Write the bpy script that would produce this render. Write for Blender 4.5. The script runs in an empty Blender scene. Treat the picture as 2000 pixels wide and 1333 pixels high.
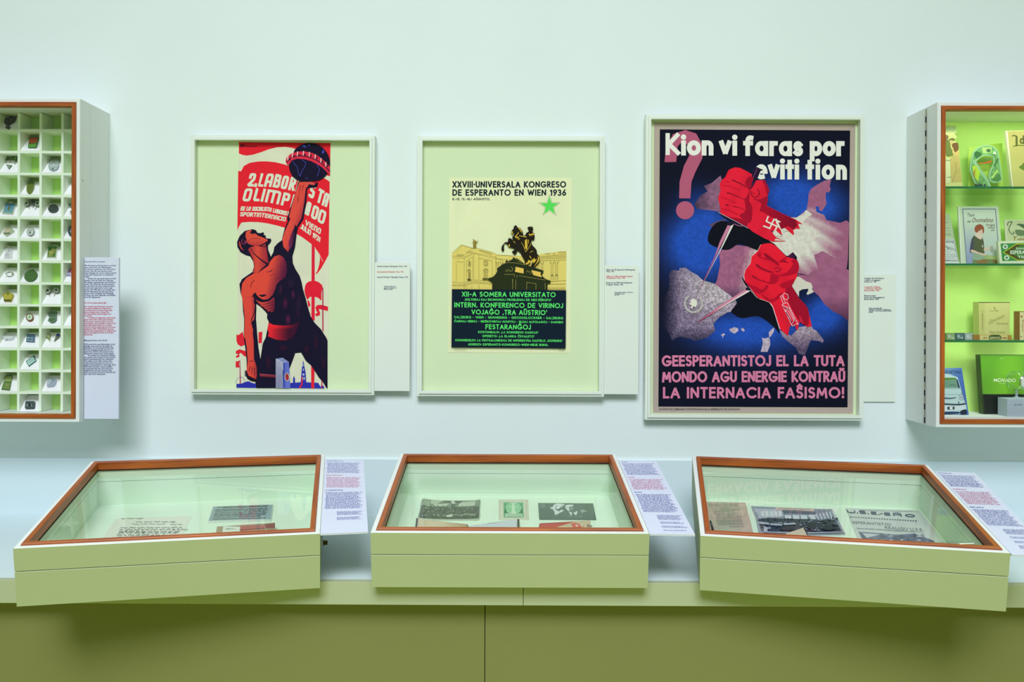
import bpy, bmesh, math, random
import numpy as np
from mathutils import Matrix, Vector
from mathutils.geometry import delaunay_2d_cdt

# ------------------------------------------------------------------ camera, world, lights, exposure
scene = bpy.context.scene
COL = scene.collection
CAM_F, CAM_Y, CAM_P, CAM_R = 1564.822, 0.0033551, -0.0017098, 0.0034495
CAM_O = Vector((0.0, -2.5, 1.36835))
SHX, SHY = -22.664, -49.667


def cam_axes():
    cy, sy = math.cos(CAM_Y), math.sin(CAM_Y)
    f = Vector((-sy * math.cos(CAM_P), cy * math.cos(CAM_P), math.sin(CAM_P)))
    r = Vector((cy, sy, 0))
    u = r.cross(f)
    r2 = r * math.cos(CAM_R) + u * math.sin(CAM_R)
    u2 = u * math.cos(CAM_R) - r * math.sin(CAM_R)
    return r2, u2, f


CR, CU, CF = cam_axes()
cam_data = bpy.data.cameras.new('camera')
cam = bpy.data.objects.new('camera', cam_data)
COL.objects.link(cam)
cam_data.sensor_width = 36.0
cam_data.lens = CAM_F / 2000 * 36.0
cam_data.shift_x = -SHX / 2000
cam_data.shift_y = SHY / 2000
cam_data.clip_start = 0.05
cam.matrix_world = Matrix(((CR.x, CU.x, -CF.x, CAM_O.x), (CR.y, CU.y, -CF.y, CAM_O.y), (CR.z, CU.z, -CF.z, CAM_O.z), (0, 0, 0, 1)))
scene.camera = cam

world = bpy.data.worlds.new('world')
scene.world = world
world.use_nodes = True
bg = world.node_tree.nodes['Background']
bg.inputs[0].default_value = (0.82, 1.0, 0.88, 1)
bg.inputs[1].default_value = 0.30

scene.view_settings.view_transform = 'Standard'
scene.view_settings.look = 'None'
scene.view_settings.gamma = 1.0
scene.view_settings.use_curve_mapping = False
scene.view_settings.exposure = 0.0
scene.cycles.max_bounces = 8
scene.cycles.transparent_max_bounces = 16
scene.cycles.caustics_reflective = False
scene.cycles.caustics_refractive = False


def area(name, loc, target, sx, sy, power, color, spread=180):
    d = bpy.data.lights.new(name, 'AREA')
    d.shape = 'RECTANGLE'
    d.size, d.size_y, d.energy, d.color = sx, sy, power, color
    d.spread = math.radians(spread)
    o = bpy.data.objects.new(name, d)
    COL.objects.link(o)
    o.location = loc
    o.rotation_euler = (Vector(target) - Vector(loc)).to_track_quat('-Z', 'Y').to_euler()
    return o


area('skylight_lamp', (-0.4, -6.0, 6.3), (0.0, 0.0, 0.3), 4.0, 2.6, 84, (0.92, 0.955, 1.05), 66)
area('wall_washer_lamp', (-0.6, -1.6, 4.4), (-0.5, 0.0, 1.0), 4.5, 0.5, 2, (0.90, 0.95, 1.0))
area('case_fill', (1.66, -0.146, 1.958), (1.66, -0.05, 1.5), 0.74, 0.012, 0.75, (0.95, 1.0, 0.84))  # unseen fill added to brighten the right wall case from its top
area('shelf_fill', (1.66, -0.1485, 1.284), (1.66, -0.06, 1.10), 0.74, 0.006, 0.32, (0.95, 1.0, 0.84))  # added fill, no fixture: brightens the bottom of the case
area('shelf_fill_upper', (1.66, -0.1485, 1.509), (1.66, -0.06, 1.32), 0.74, 0.006, 0.30, (0.95, 1.0, 0.84))  # added fill, no fixture: brightens the third shelf
area('floor_bounce_fill', (0, -2.2, 3.2), (0, -2.1, 0), 4.0, 0.8, 12, (0.97, 1.0, 0.80), 75)  # unseen fill added so the floor bounces light onto the fronts


# ------------------------------------------------------------------ measuring: a pixel of the photograph onto a real plane
def on(px, py, O, N):
    d = CF + CR * ((px - 1000 - SHX) / CAM_F) - CU * ((py - 666.5 - SHY) / CAM_F)
    return CAM_O + d * ((O - CAM_O).dot(N) / d.dot(N))


def at(px, py, t):                       # point at distance t in front of the wall
    return on(px, py, Vector((0, -t, 0)), Vector((0, -1, 0)))


# ------------------------------------------------------------------ materials
def lin(c):
    return tuple((v / 12.92 if v <= 0.04045 else ((v + 0.055) / 1.055) ** 2.4) for v in (x / 255.0 for x in c))


def newmat(name):
    m = bpy.data.materials.new(name)
    m.use_nodes = True
    nt = m.node_tree
    return m, nt, nt.nodes['Principled BSDF']


def paint(name, rgb, rough=0.55, var=0.03, scale=6.0, bump=0.0, bscale=220, spec=0.35, metal=0.0):
    m, nt, b = newmat(name)
    L = lin(rgb)
    tc = nt.nodes.new('ShaderNodeTexCoord')
    n = nt.nodes.new('ShaderNodeTexNoise')
    n.inputs['Scale'].default_value = scale
    n.inputs['Detail'].default_value = 4
    nt.links.new(tc.outputs['Object'], n.inputs['Vector'])
    r = nt.nodes.new('ShaderNodeValToRGB')
    r.color_ramp.elements[0].position, r.color_ramp.elements[1].position = 0.3, 0.7
    r.color_ramp.elements[0].color = tuple(v * (1 - var) for v in L) + (1,)
    r.color_ramp.elements[1].color = tuple(min(1, v * (1 + var)) for v in L) + (1,)
    nt.links.new(n.outputs[0], r.inputs[0])
    nt.links.new(r.outputs[0], b.inputs['Base Color'])
    b.inputs['Roughness'].default_value = rough
    b.inputs['Specular IOR Level'].default_value = spec
    b.inputs['Metallic'].default_value = metal
    if bump:
        n2 = nt.nodes.new('ShaderNodeTexNoise')
        n2.inputs['Scale'].default_value = bscale
        n2.inputs['Detail'].default_value = 3
        nt.links.new(tc.outputs['Object'], n2.inputs['Vector'])
        bp = nt.nodes.new('ShaderNodeBump')
        bp.inputs['Strength'].default_value = bump
        bp.inputs['Distance'].default_value = 0.002
        nt.links.new(n2.outputs[0], bp.inputs['Height'])
        nt.links.new(bp.outputs[0], b.inputs['Normal'])
    return m


def wood(name, axis):
    m, nt, b = newmat(name)
    tc = nt.nodes.new('ShaderNodeTexCoord')
    mp = nt.nodes.new('ShaderNodeMapping')
    sc = [95.0, 95.0, 95.0]
    sc[axis] = 6.0
    mp.inputs['Scale'].default_value = sc
    n = nt.nodes.new('ShaderNodeTexNoise')
    n.inputs['Scale'].default_value = 1.0
    n.inputs['Detail'].default_value = 5
    n.inputs['Distortion'].default_value = 0.6
    r = nt.nodes.new('ShaderNodeValToRGB')
    r.color_ramp.elements[0].position, r.color_ramp.elements[1].position = 0.32, 0.7
    r.color_ramp.elements[0].color = lin((140, 62, 12)) + (1,)
    r.color_ramp.elements[1].color = lin((186, 98, 28)) + (1,)
    nt.links.new(tc.outputs['Object'], mp.inputs[0])
    nt.links.new(mp.outputs[0], n.inputs['Vector'])
    nt.links.new(n.outputs[0], r.inputs[0])
    nt.links.new(r.outputs[0], b.inputs['Base Color'])
    b.inputs['Roughness'].default_value = 0.42
    return m


def glass(name, tint, ior=1.5):
    m = bpy.data.materials.new(name)
    m.use_nodes = True
    nt = m.node_tree
    nt.nodes.clear()
    out = nt.nodes.new('ShaderNodeOutputMaterial')
    mix = nt.nodes.new('ShaderNodeMixShader')
    tr = nt.nodes.new('ShaderNodeBsdfTransparent')
    tr.inputs[0].default_value = tint + (1,)
    gl = nt.nodes.new('ShaderNodeBsdfGlossy')
    gl.inputs['Roughness'].default_value = 0.0
    fr = nt.nodes.new('ShaderNodeFresnel')
    fr.inputs[0].default_value = ior
    # a thin pane: the same Fresnel share on either side of each face
    geo = nt.nodes.new('ShaderNodeNewGeometry')
    mx = nt.nodes.new('ShaderNodeMix')
    mx.data_type = 'FLOAT'
    fr2 = nt.nodes.new('ShaderNodeFresnel')
    fr2.inputs[0].default_value = 1.0
    nt.links.new(geo.outputs['Backfacing'], mx.inputs[0])
    nt.links.new(fr.outputs[0], mx.inputs[2])
    nt.links.new(fr2.outputs[0], mx.inputs[3])
    nt.links.new(mx.outputs[0], mix.inputs[0])
    nt.links.new(tr.outputs[0], mix.inputs[1])
    nt.links.new(gl.outputs[0], mix.inputs[2])
    nt.links.new(mix.outputs[0], out.inputs[0])
    return m


def print_mat(name, rough, spec=0.3, metal=0.0):
    m, nt, b = newmat(name)
    a = nt.nodes.new('ShaderNodeAttribute')
    a.attribute_name = 'ink'
    tc = nt.nodes.new('ShaderNodeTexCoord')
    n = nt.nodes.new('ShaderNodeTexNoise')
    n.inputs['Scale'].default_value = 260
    n.inputs['Detail'].default_value = 2
    nt.links.new(tc.outputs['Object'], n.inputs['Vector'])
    mr = nt.nodes.new('ShaderNodeMapRange')
    mr.inputs[3].default_value, mr.inputs[4].default_value = 0.93, 1.07
    nt.links.new(n.outputs[0], mr.inputs[0])
    mul = nt.nodes.new('ShaderNodeVectorMath')
    mul.operation = 'SCALE'
    nt.links.new(a.outputs['Color'], mul.inputs[0])
    nt.links.new(mr.outputs[0], mul.inputs['Scale'])
    nt.links.new(mul.outputs[0], b.inputs['Base Color'])
    b.inputs['Roughness'].default_value = rough
    b.inputs['Specular IOR Level'].default_value = spec
    b.inputs['Metallic'].default_value = metal
    return m


M = {
    'wall': paint('wall_plaster', (226, 236, 234), 0.8, 0.015, 3, 0.12, 160, 0.2),
    'white': paint('white_lacquer', (232, 236, 232), 0.5, 0.012, 5, 0.04, 300),
    'frame': paint('pale_frame_lacquer', (226, 234, 222), 0.42, 0.01, 5),
    'panel': paint('white_card', (214, 219, 238), 0.6, 0.01, 8),
    'bench': paint('bench_lacquer', (214, 230, 234), 0.55, 0.015, 4, 0.04, 240),
    'case': paint('shade_toned_case_lacquer', (174, 184, 142), 0.5, 0.012, 5, 0.04, 300),  # white cases toned olive: the shade on their fronts is in the colour
    'rail': paint('shade_toned_rail_lacquer', (176, 184, 150), 0.55, 0.012, 4, 0.04, 240),  # olive tone carries the shade on the bench's front edge
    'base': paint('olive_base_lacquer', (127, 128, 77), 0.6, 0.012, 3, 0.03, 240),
    'floor': paint('floor_linoleum', (188, 200, 56), 0.6, 0.05, 2),
    'ceil': paint('ceiling_plaster', (232, 232, 228), 0.9, 0.01, 2),
    'mat1': paint('pale_green_mat', (220, 234, 194), 0.85, 0.012, 8, 0.06, 400, 0.1),
    'lime': paint('lime_back_panel', (206, 246, 134), 0.7, 0.015, 5, 0, 1, 0.2),
    'limegrid': paint('green_back_panel', (204, 248, 140), 0.7, 0.015, 5, 0, 1, 0.2),
    'cell': paint('white_grid_lacquer', (242, 253, 234), 0.6, 0.01, 5),
    'baize': paint('case_lining', (218, 238, 214), 0.85, 0.01, 9, 0.05, 500, 0.1),
    'wedge': paint('white_foam_board', (252, 250, 254), 0.7, 0.01, 20),
    'woodx': wood('cherry_wood_crosswise', 0),
    'woody': wood('cherry_wood_lengthwise', 1),
    'woodz': wood('cherry_wood_upright', 2),
    'glass': glass('clear_glass', (0.985, 0.995, 0.985)),
    'pglass': glass('picture_glass', (0.99, 0.995, 0.99), 1.18),
    'sglass': glass('shelf_glass', (0.93, 0.98, 0.93)),
    'gedge': paint('glass_edge', (40, 120, 70), 0.2, 0.1, 30),
    'seal': paint('black_gasket', (18, 22, 20), 0.7, 0.05),
    'gap': paint('dark_joint', (70, 78, 62), 0.8, 0.05),
    'steel': paint('hinge_steel', (190, 186, 160), 0.32, 0.1, 60, 0, 1, 0.5, 0.9),
    'brass': paint('dark_brass', (112, 92, 40), 0.3, 0.15, 90, 0, 1, 0.5, 0.9),
    'black': paint('black_rubber', (22, 22, 22), 0.5, 0.1),
    'acryl': paint('frosted_acrylic', (176, 190, 206), 0.35, 0.02),
    'chrome': paint('polished_steel', (214, 222, 216), 0.14, 0.05, 40, 0, 1, 0.5, 1.0),
    'print': print_mat('printed_paper', 0.75, 0.1),
    'gloss': print_mat('glossy_print', 0.3, 0.4),
    'metalp': print_mat('enamelled_metal', 0.3, 0.5, 0.35),
}


# ------------------------------------------------------------------ mesh helpers
def link(name, me, mats, parent=None, mw=None):
    o = bpy.data.objects.new(name, me)
    COL.objects.link(o)
    for m in (mats if isinstance(mats, (list, tuple)) else [mats]):
        me.materials.append(M[m])
    place(o, parent, mw)
    return o


_mw = {}


def place(o, parent, mw):
    if parent:
        o.parent = parent
    if mw is not None:
        o.matrix_basis = (_mw[parent.name].inverted() @ mw) if parent else mw
    _mw[o.name] = mw if mw is not None else (_mw[parent.name].copy() if parent else Matrix())


class MB:
    def __init__(s):
        s.v, s.f, s.mi = [], [], []

    def add(s, v, f, mi=0):
        b = len(s.v)
        s.v += [tuple(p) for p in v]
        s.f += [tuple(i + b for i in q) for q in f]
        s.mi += [mi] * len(f)
        return s

    def box(s, x0, x1, y0, y1, z0, z1, mi=0):
        return s.add([(x, y, z) for x in (x0, x1) for y in (y0, y1) for z in (z0, z1)],
                     [(0, 1, 3, 2), (4, 6, 7, 5), (0, 4, 5, 1), (2, 3, 7, 6), (0, 2, 6, 4), (1, 5, 7, 3)], mi)

    def hexa(s, p, mi=0):                # bottom four then top four
        return s.add(p, [(3, 2, 1, 0), (4, 5, 6, 7), (0, 1, 5, 4), (1, 2, 6, 5), (2, 3, 7, 6), (3, 0, 4, 7)], mi)

    def ring(s, prof, x0, x1, y0, y1, mx=0, my=0):
        """mitred frame: prof = closed list of (inset from the outer edge, height); sides along x use mx, along y use my"""
        n = len(prof)
        corner = []
        for (sx, sy, cx, cy) in ((1, 1, x0, y0), (-1, 1, x1, y0), (-1, -1, x1, y1), (1, -1, x0, y1)):
            corner.append([(cx + sx * i, cy + sy * i, h) for i, h in prof])
        for k in range(4):
            a, b = corner[k], corner[(k + 1) % 4]
            s.add(a + b, [(i, (i + 1) % n, n + (i + 1) % n, n + i) for i in range(n)], mx if k % 2 == 0 else my)
        return s

    def prism(s, pts, z0, z1, mi=0):
        n = len(pts)
        cap = tri(pts)
        s.add([(x, y, z1) for x, y in pts], cap, mi)
        s.add([(x, y, z0) for x, y in pts], [t[::-1] for t in cap], mi)
        s.add([(x, y, z0) for x, y in pts] + [(x, y, z1) for x, y in pts], [(i, (i + 1) % n, n + (i + 1) % n, n + i) for i in range(n)], mi)
        return s

    def lathe(s, prof, c, ax, n=20, mi=0):
        """prof = (radius, height) along axis ax from point c"""
        ax = Vector(ax).normalized()
        u = ax.orthogonal().normalized()
        w = ax.cross(u)
        c = Vector(c)
        v, f = [], []
        for r, h in prof:
            for k in range(n):
                t = 2 * math.pi * k / n
                v.append(c + ax * h + (u * math.cos(t) + w * math.sin(t)) * r)
        for j in range(len(prof) - 1):
            for k in range(n):
                f.append((j * n + k, j * n + (k + 1) % n, (j + 1) * n + (k + 1) % n, (j + 1) * n + k))
        f.append(tuple(range(n))[::-1])
        f.append(tuple((len(prof) - 1) * n + k for k in range(n)))
        return s.add(v, f, mi)

    def tube(s, pts, r, n=8, mi=0):
        pts = [Vector(p) for p in pts]
        v, f = [], []
        for i, p in enumerate(pts):
            d = (pts[min(i + 1, len(pts) - 1)] - pts[max(i - 1, 0)]).normalized()
            u = d.orthogonal().normalized()
            w = d.cross(u)
            for k in range(n):
                t = 2 * math.pi * k / n
                v.append(p + (u * math.cos(t) + w * math.sin(t)) * r)
        for j in range(len(pts) - 1):
            for k in range(n):
                f.append((j * n + k, j * n + (k + 1) % n, (j + 1) * n + (k + 1) % n, (j + 1) * n + k))
        f.append(tuple(range(n))[::-1])
        f.append(tuple((len(pts) - 1) * n + k for k in range(n)))
        return s.add(v, f, mi)

    def build(s, name, mats, parent=None, mw=None, bevel=0.0):
        me = bpy.data.meshes.new(name)
        me.from_pydata([tuple(p) for p in s.v], [], s.f)
        me.validate()
        bm = bmesh.new()
        bm.from_mesh(me)
        bmesh.ops.recalc_face_normals(bm, faces=bm.faces)
        bm.to_mesh(me)
        bm.free()
        o = link(name, me, mats, parent, mw)
        if len(me.polygons) == len(s.mi):
            me.polygons.foreach_set('material_index', s.mi)
        if bevel:
            md = o.modifiers.new('bevel', 'BEVEL')
            md.width, md.segments, md.limit_method = bevel, 2, 'ANGLE'
            md.harden_normals = False
        return o


def tri(pts):
    """triangles of a simple polygon as index triples"""
    n = len(pts)
    v, e, f, *_ = delaunay_2d_cdt([Vector(p) for p in pts], [], [list(range(n))], 1, 1e-7)
    if len(v) != n:
        return [tuple(range(n))]
    return [tuple(t) for t in f]


def tag(o, label, cat, group=None, kind=None):
    if label:
        o['label'] = label
    if cat:
        o['category'] = cat
    if group:
        o['group'] = group
    if kind:
        o['kind'] = kind
    return o


def empty(name, mw, label, cat, group=None):
    o = bpy.data.objects.new(name, None)
    COL.objects.link(o)
    o.empty_display_size = 0.05
    place(o, None, mw)
    return tag(o, label, cat, group)


def frame_mat(O, A, B):
    A = Vector(A).normalized()
    N = A.cross(Vector(B)).normalized()
    B = N.cross(A)
    return Matrix(((A.x, B.x, N.x, O[0]), (A.y, B.y, N.y, O[1]), (A.z, B.z, N.z, O[2]), (0, 0, 0, 1)))


# ------------------------------------------------------------------ drawing flat prints: polygons and strokes of coloured ink, layer on layer
def smooth(pts, n=5):
    out = []
    m = len(pts)
    for i in range(m):
        p0, p1, p2, p3 = (np.array(pts[(i + k) % m], float) for k in (-1, 0, 1, 2))
        for j in range(n):
            t = j / n
            out.append(tuple(0.5 * ((2 * p1) + (p2 - p0) * t + (2 * p0 - 5 * p1 + 4 * p2 - p3) * t * t + (3 * p1 - p0 - 3 * p2 + p3) * t ** 3)))
    return out


def ell(cx, cy, rx, ry, rot=0.0, n=24, a0=0, a1=360):
    out = []
    full = abs(a1 - a0) >= 360
    for k in range(n if full else n + 1):
        t = math.radians(a0 + (a1 - a0) * k / n)
        x, y = rx * math.cos(t), ry * math.sin(t)
        c, s = math.cos(math.radians(rot)), math.sin(math.radians(rot))
        out.append((cx + x * c - y * s, cy + x * s + y * c))
    return out


def star(cx, cy, r, inner=0.40, rot=-90, n=5, ry=None):
    ry = ry or r
    out = []
    for k in range(2 * n):
        t = math.radians(rot + 180 * k / n)
        q = 1 if k % 2 == 0 else inner
        out.append((cx + r * q * math.cos(t), cy + ry * q * math.sin(t)))
    return out


def mixc(a, b, t):
    t = min(1, max(0, t))
    return tuple(x + (y - x) * t for x, y in zip(a, b))


def arc(cx, cy, rx, ry, a0, a1, n=14, e=2.0):
    out = []
    for k in range(n + 1):
        t = math.radians(a0 + (a1 - a0) * k / n)
        c, s = math.cos(t), math.sin(t)
        out.append((cx + rx * math.copysign(abs(c) ** (2 / e), c), cy + ry * math.copysign(abs(s) ** (2 / e), s)))
    return out


def glyphs(e=2.0):
    """a geometric sans drawn as strokes: letter -> (width, [polylines]) on a cap height of 1"""
    A = lambda *a, **k: arc(*a, e=e, **k)
    ow = 0.98 if e == 2 else 0.58
    g = {}
    g['A'] = (.74, [[(0, 0), (.37, 1), (.74, 0)], [(.13, .32), (.61, .32)]]) if e == 2 else (.56, [[(0, 0)] + A(.28, .6, .28, .4, 180, 0) + [(.56, 0)], [(0, .36), (.56, .36)]])
    g['B'] = (.52, [[(0, 0), (0, 1)] + A(.26, .765, .22, .235, 90, -90) + [(0, .53)], A(.26, .265, .26, .265, 90, -90) + [(0, 0)], [(0, .53), (.26, .53)], [(0, 0), (.1, 0)]])
    g['C'] = (ow * .84, [A(ow / 2, .5, ow / 2, .5, 48, 312)])
    g['D'] = (.70, [[(0, 0), (0, 1)] + A(.22, .5, .48, .5, 90, -90) + [(0, 0)]]) if e == 2 else (.56, [[(0, 0), (0, 1)] + A(.26, .5, .3, .5, 90, -90) + [(0, 0)]])
    g['E'] = (.46, [[(.46, 1), (0, 1), (0, 0), (.46, 0)], [(0, .52), (.42, .52)]])
    g['F'] = (.44, [[(.44, 1), (0, 1), (0, 0)], [(0, .52), (.40, .52)]])
    g['G'] = (ow * .95, [A(ow / 2, .5, ow / 2, .5, 48, 352) + [(ow * .55, .43)]])
    g['H'] = (.62, [[(0, 0), (0, 1)], [(.62, 0), (.62, 1)], [(0, .52), (.62, .52)]])
    g['I'] = (.02, [[(.01, 0), (.01, 1)]])
    g['J'] = (.34, [[(.34, 1), (.34, .22)] + A(.14, .22, .2, .22, 0, -150)])
    g['K'] = (.58, [[(0, 0), (0, 1)], [(.54, 1), (.08, .5), (.58, 0)]])
    g['L'] = (.42, [[(0, 1), (0, 0), (.42, 0)]])
    g['M'] = (.90, [[(0, 0), (.10, 1), (.45, .22), (.80, 1), (.90, 0)]]) if e == 2 else (.84, [[(0, 0), (0, 1), (.2, 1)] + A(.28, .8, .14, .2, 90, 0) + [(.42, 0)], [(.42, .8)] + A(.56, .8, .28, .2, 120, 0) + [(.84, 0)]])
    g['N'] = (.66, [[(0, 0), (0, 1), (.66, 0), (.66, 1)]]) if e == 2 else (.54, [[(0, 0), (0, 1)] + A(.27, .7, .27, .3, 90, 0) + [(.54, 0)]])
    g['O'] = (ow, [A(ow / 2, .5, ow / 2, .5, 0, 360, n=28)])
    g['P'] = (.50, [[(0, 0), (0, 1)] + A(.24, .74, .26, .26, 90, -90) + [(0, .48)]])
    g['R'] = (.54, [[(0, 0), (0, 1)] + A(.24, .75, .26, .25, 90, -90) + [(0, .5)], [(.2, .5), (.54, 0)]])
    g['S'] = (.50, [A(.25, .76, .23, .24, 40, 250, n=10) + A(.25, .26, .25, .26, 70, -140, n=10)])
    g['T'] = (.54, [[(0, 1), (.54, 1)], [(.27, 1), (.27, 0)]])
    g['U'] = (.60, [[(0, 1), (0, .3)] + A(.3, .3, .3, .3, 180, 360) + [(.6, 1)]])
    g['V'] = (.68, [[(0, 1), (.34, 0), (.68, 1)]])
    g['W'] = (1.06, [[(0, 1), (.27, 0), (.53, .9), (.79, 0), (1.06, 1)]])
    g['X'] = (.62, [[(0, 0), (.62, 1)], [(0, 1), (.62, 0)]])
    g['Y'] = (.62, [[(0, 1), (.31, .5), (.62, 1)], [(.31, .5), (.31, 0)]])
    g['Z'] = (.56, [[(0, 1), (.56, 1), (0, 0), (.56, 0)]])
    g['0'] = (.6, [A(.3, .5, .3, .5, 0, 360)])
    g['1'] = (.2, [[(0, .82), (.18, 1), (.18, 0)]])
    g['2'] = (.5, [[(.02, .72)] + A(.25, .74, .24, .26, 170, -30, n=10) + [(0, 0), (.5, 0)]])
    g['3'] = (.46, [A(.2, .75, .22, .25, 140, -90, n=10) + A(.2, .25, .26, .27, 90, -140, n=10)])
    g['5'] = (.48, [[(.44, 1), (.08, 1), (.03, .56)] + A(.2, .31, .27, .31, 100, -140, n=12)])
    g['6'] = (.52, [[(.38, 1), (.06, .45)] + A(.26, .28, .26, .28, 150, 510, n=18)])
    g['8'] = (.5, [A(.25, .75, .21, .25, 0, 360), A(.25, .26, .25, .26, 0, 360)])
    g['9'] = (.52, [[(.14, 0), (.46, .55)] + A(.26, .72, .26, .28, -30, 330, n=18)])
    g['.'] = (.02, [[(.01, -.04), (.01, .07)]])
    g[','] = (.04, [[(0, -.1), (.04, .08)]])
    g["'"] = (.04, [[(0, .78), (.04, 1)]])
    g['·'] = (.06, [[(0, .5), (.06, .5)]])
    g[':'] = (.02, [[(.01, .12), (.01, .24)], [(.01, .62), (.01, .74)]])
    g['-'] = (.26, [[(0, .45), (.26, .45)]])
    g['!'] = (.04, [[(.02, .44), (.02, 1)], [(.02, .02), (.02, .06)]])
    g['('] = (.16, [A(.3, .5, .3, .6, 130, 230)])
    g[')'] = (.16, [A(-.14, .5, .3, .6, 50, -50)])
    g[' '] = (.22, [])
    for c, b in (('Ŭ', 'U'), ('Ĝ', 'G'), ('Ŝ', 'S'), ('Ĉ', 'C'), ('Ĥ', 'H')):
        w, st = g[b]
        m = w / 2 if b not in 'GC' else ow / 2
        d = A(m, 1.36, .18, .15, 190, 350, n=6) if c == 'Ŭ' else [(m - .19, 1.17), (m, 1.36), (m + .19, 1.17)]
        g[c] = (w, st + [d])
    x = .66
    g['i'] = (.02, [[(.01, 0), (.01, x)], 'dot'])
    g['o'] = (.66, [A(.33, x / 2, .33, x / 2, 0, 360, n=24)])
    g['n'] = (.50, [[(0, 0), (0, x)], [(0, x - .26)] + A(.25, x - .25, .25, .25, 180, 0) + [(.5, 0)]])
    g['v'] = (.56, [[(0, x), (.28, 0), (.56, x)]])
    g['f'] = (.38, [[(.10, 0), (.10, .82)] + A(.28, .82, .18, .19, 180, 70, n=6), [(-.06, x), (.32, x)]])
    g['a'] = (.60, [A(.3, x / 2, .3, x / 2, 0, 360, n=24), [(.6, 0), (.6, x)]])
    g['r'] = (.28, [[(0, 0), (0, x)], [(0, x - .24)] + A(.24, x - .24, .24, .24, 180, 80, n=6)])
    g['s'] = (.38, [A(.19, x * .74, .17, x * .26, 30, 250, n=8) + A(.19, x * .25, .19, x * .26, 70, -150, n=8)])
    g['p'] = (.60, [[(0, -.32), (0, x)], A(.3, x / 2, .3, x / 2, 0, 360, n=24)])
    g['e'] = (.66, [[(.06, x / 2 - .02), (.60, x / 2 - .02)], A(.33, x / 2, .33, x / 2, 2, 288, n=22)])
    g['t'] = (.32, [[(.16, 0), (.16, .95)], [(0, x), (.32, x)]])
    return g


GEO, DECO = glyphs(2.0), glyphs(5.0)


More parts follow.
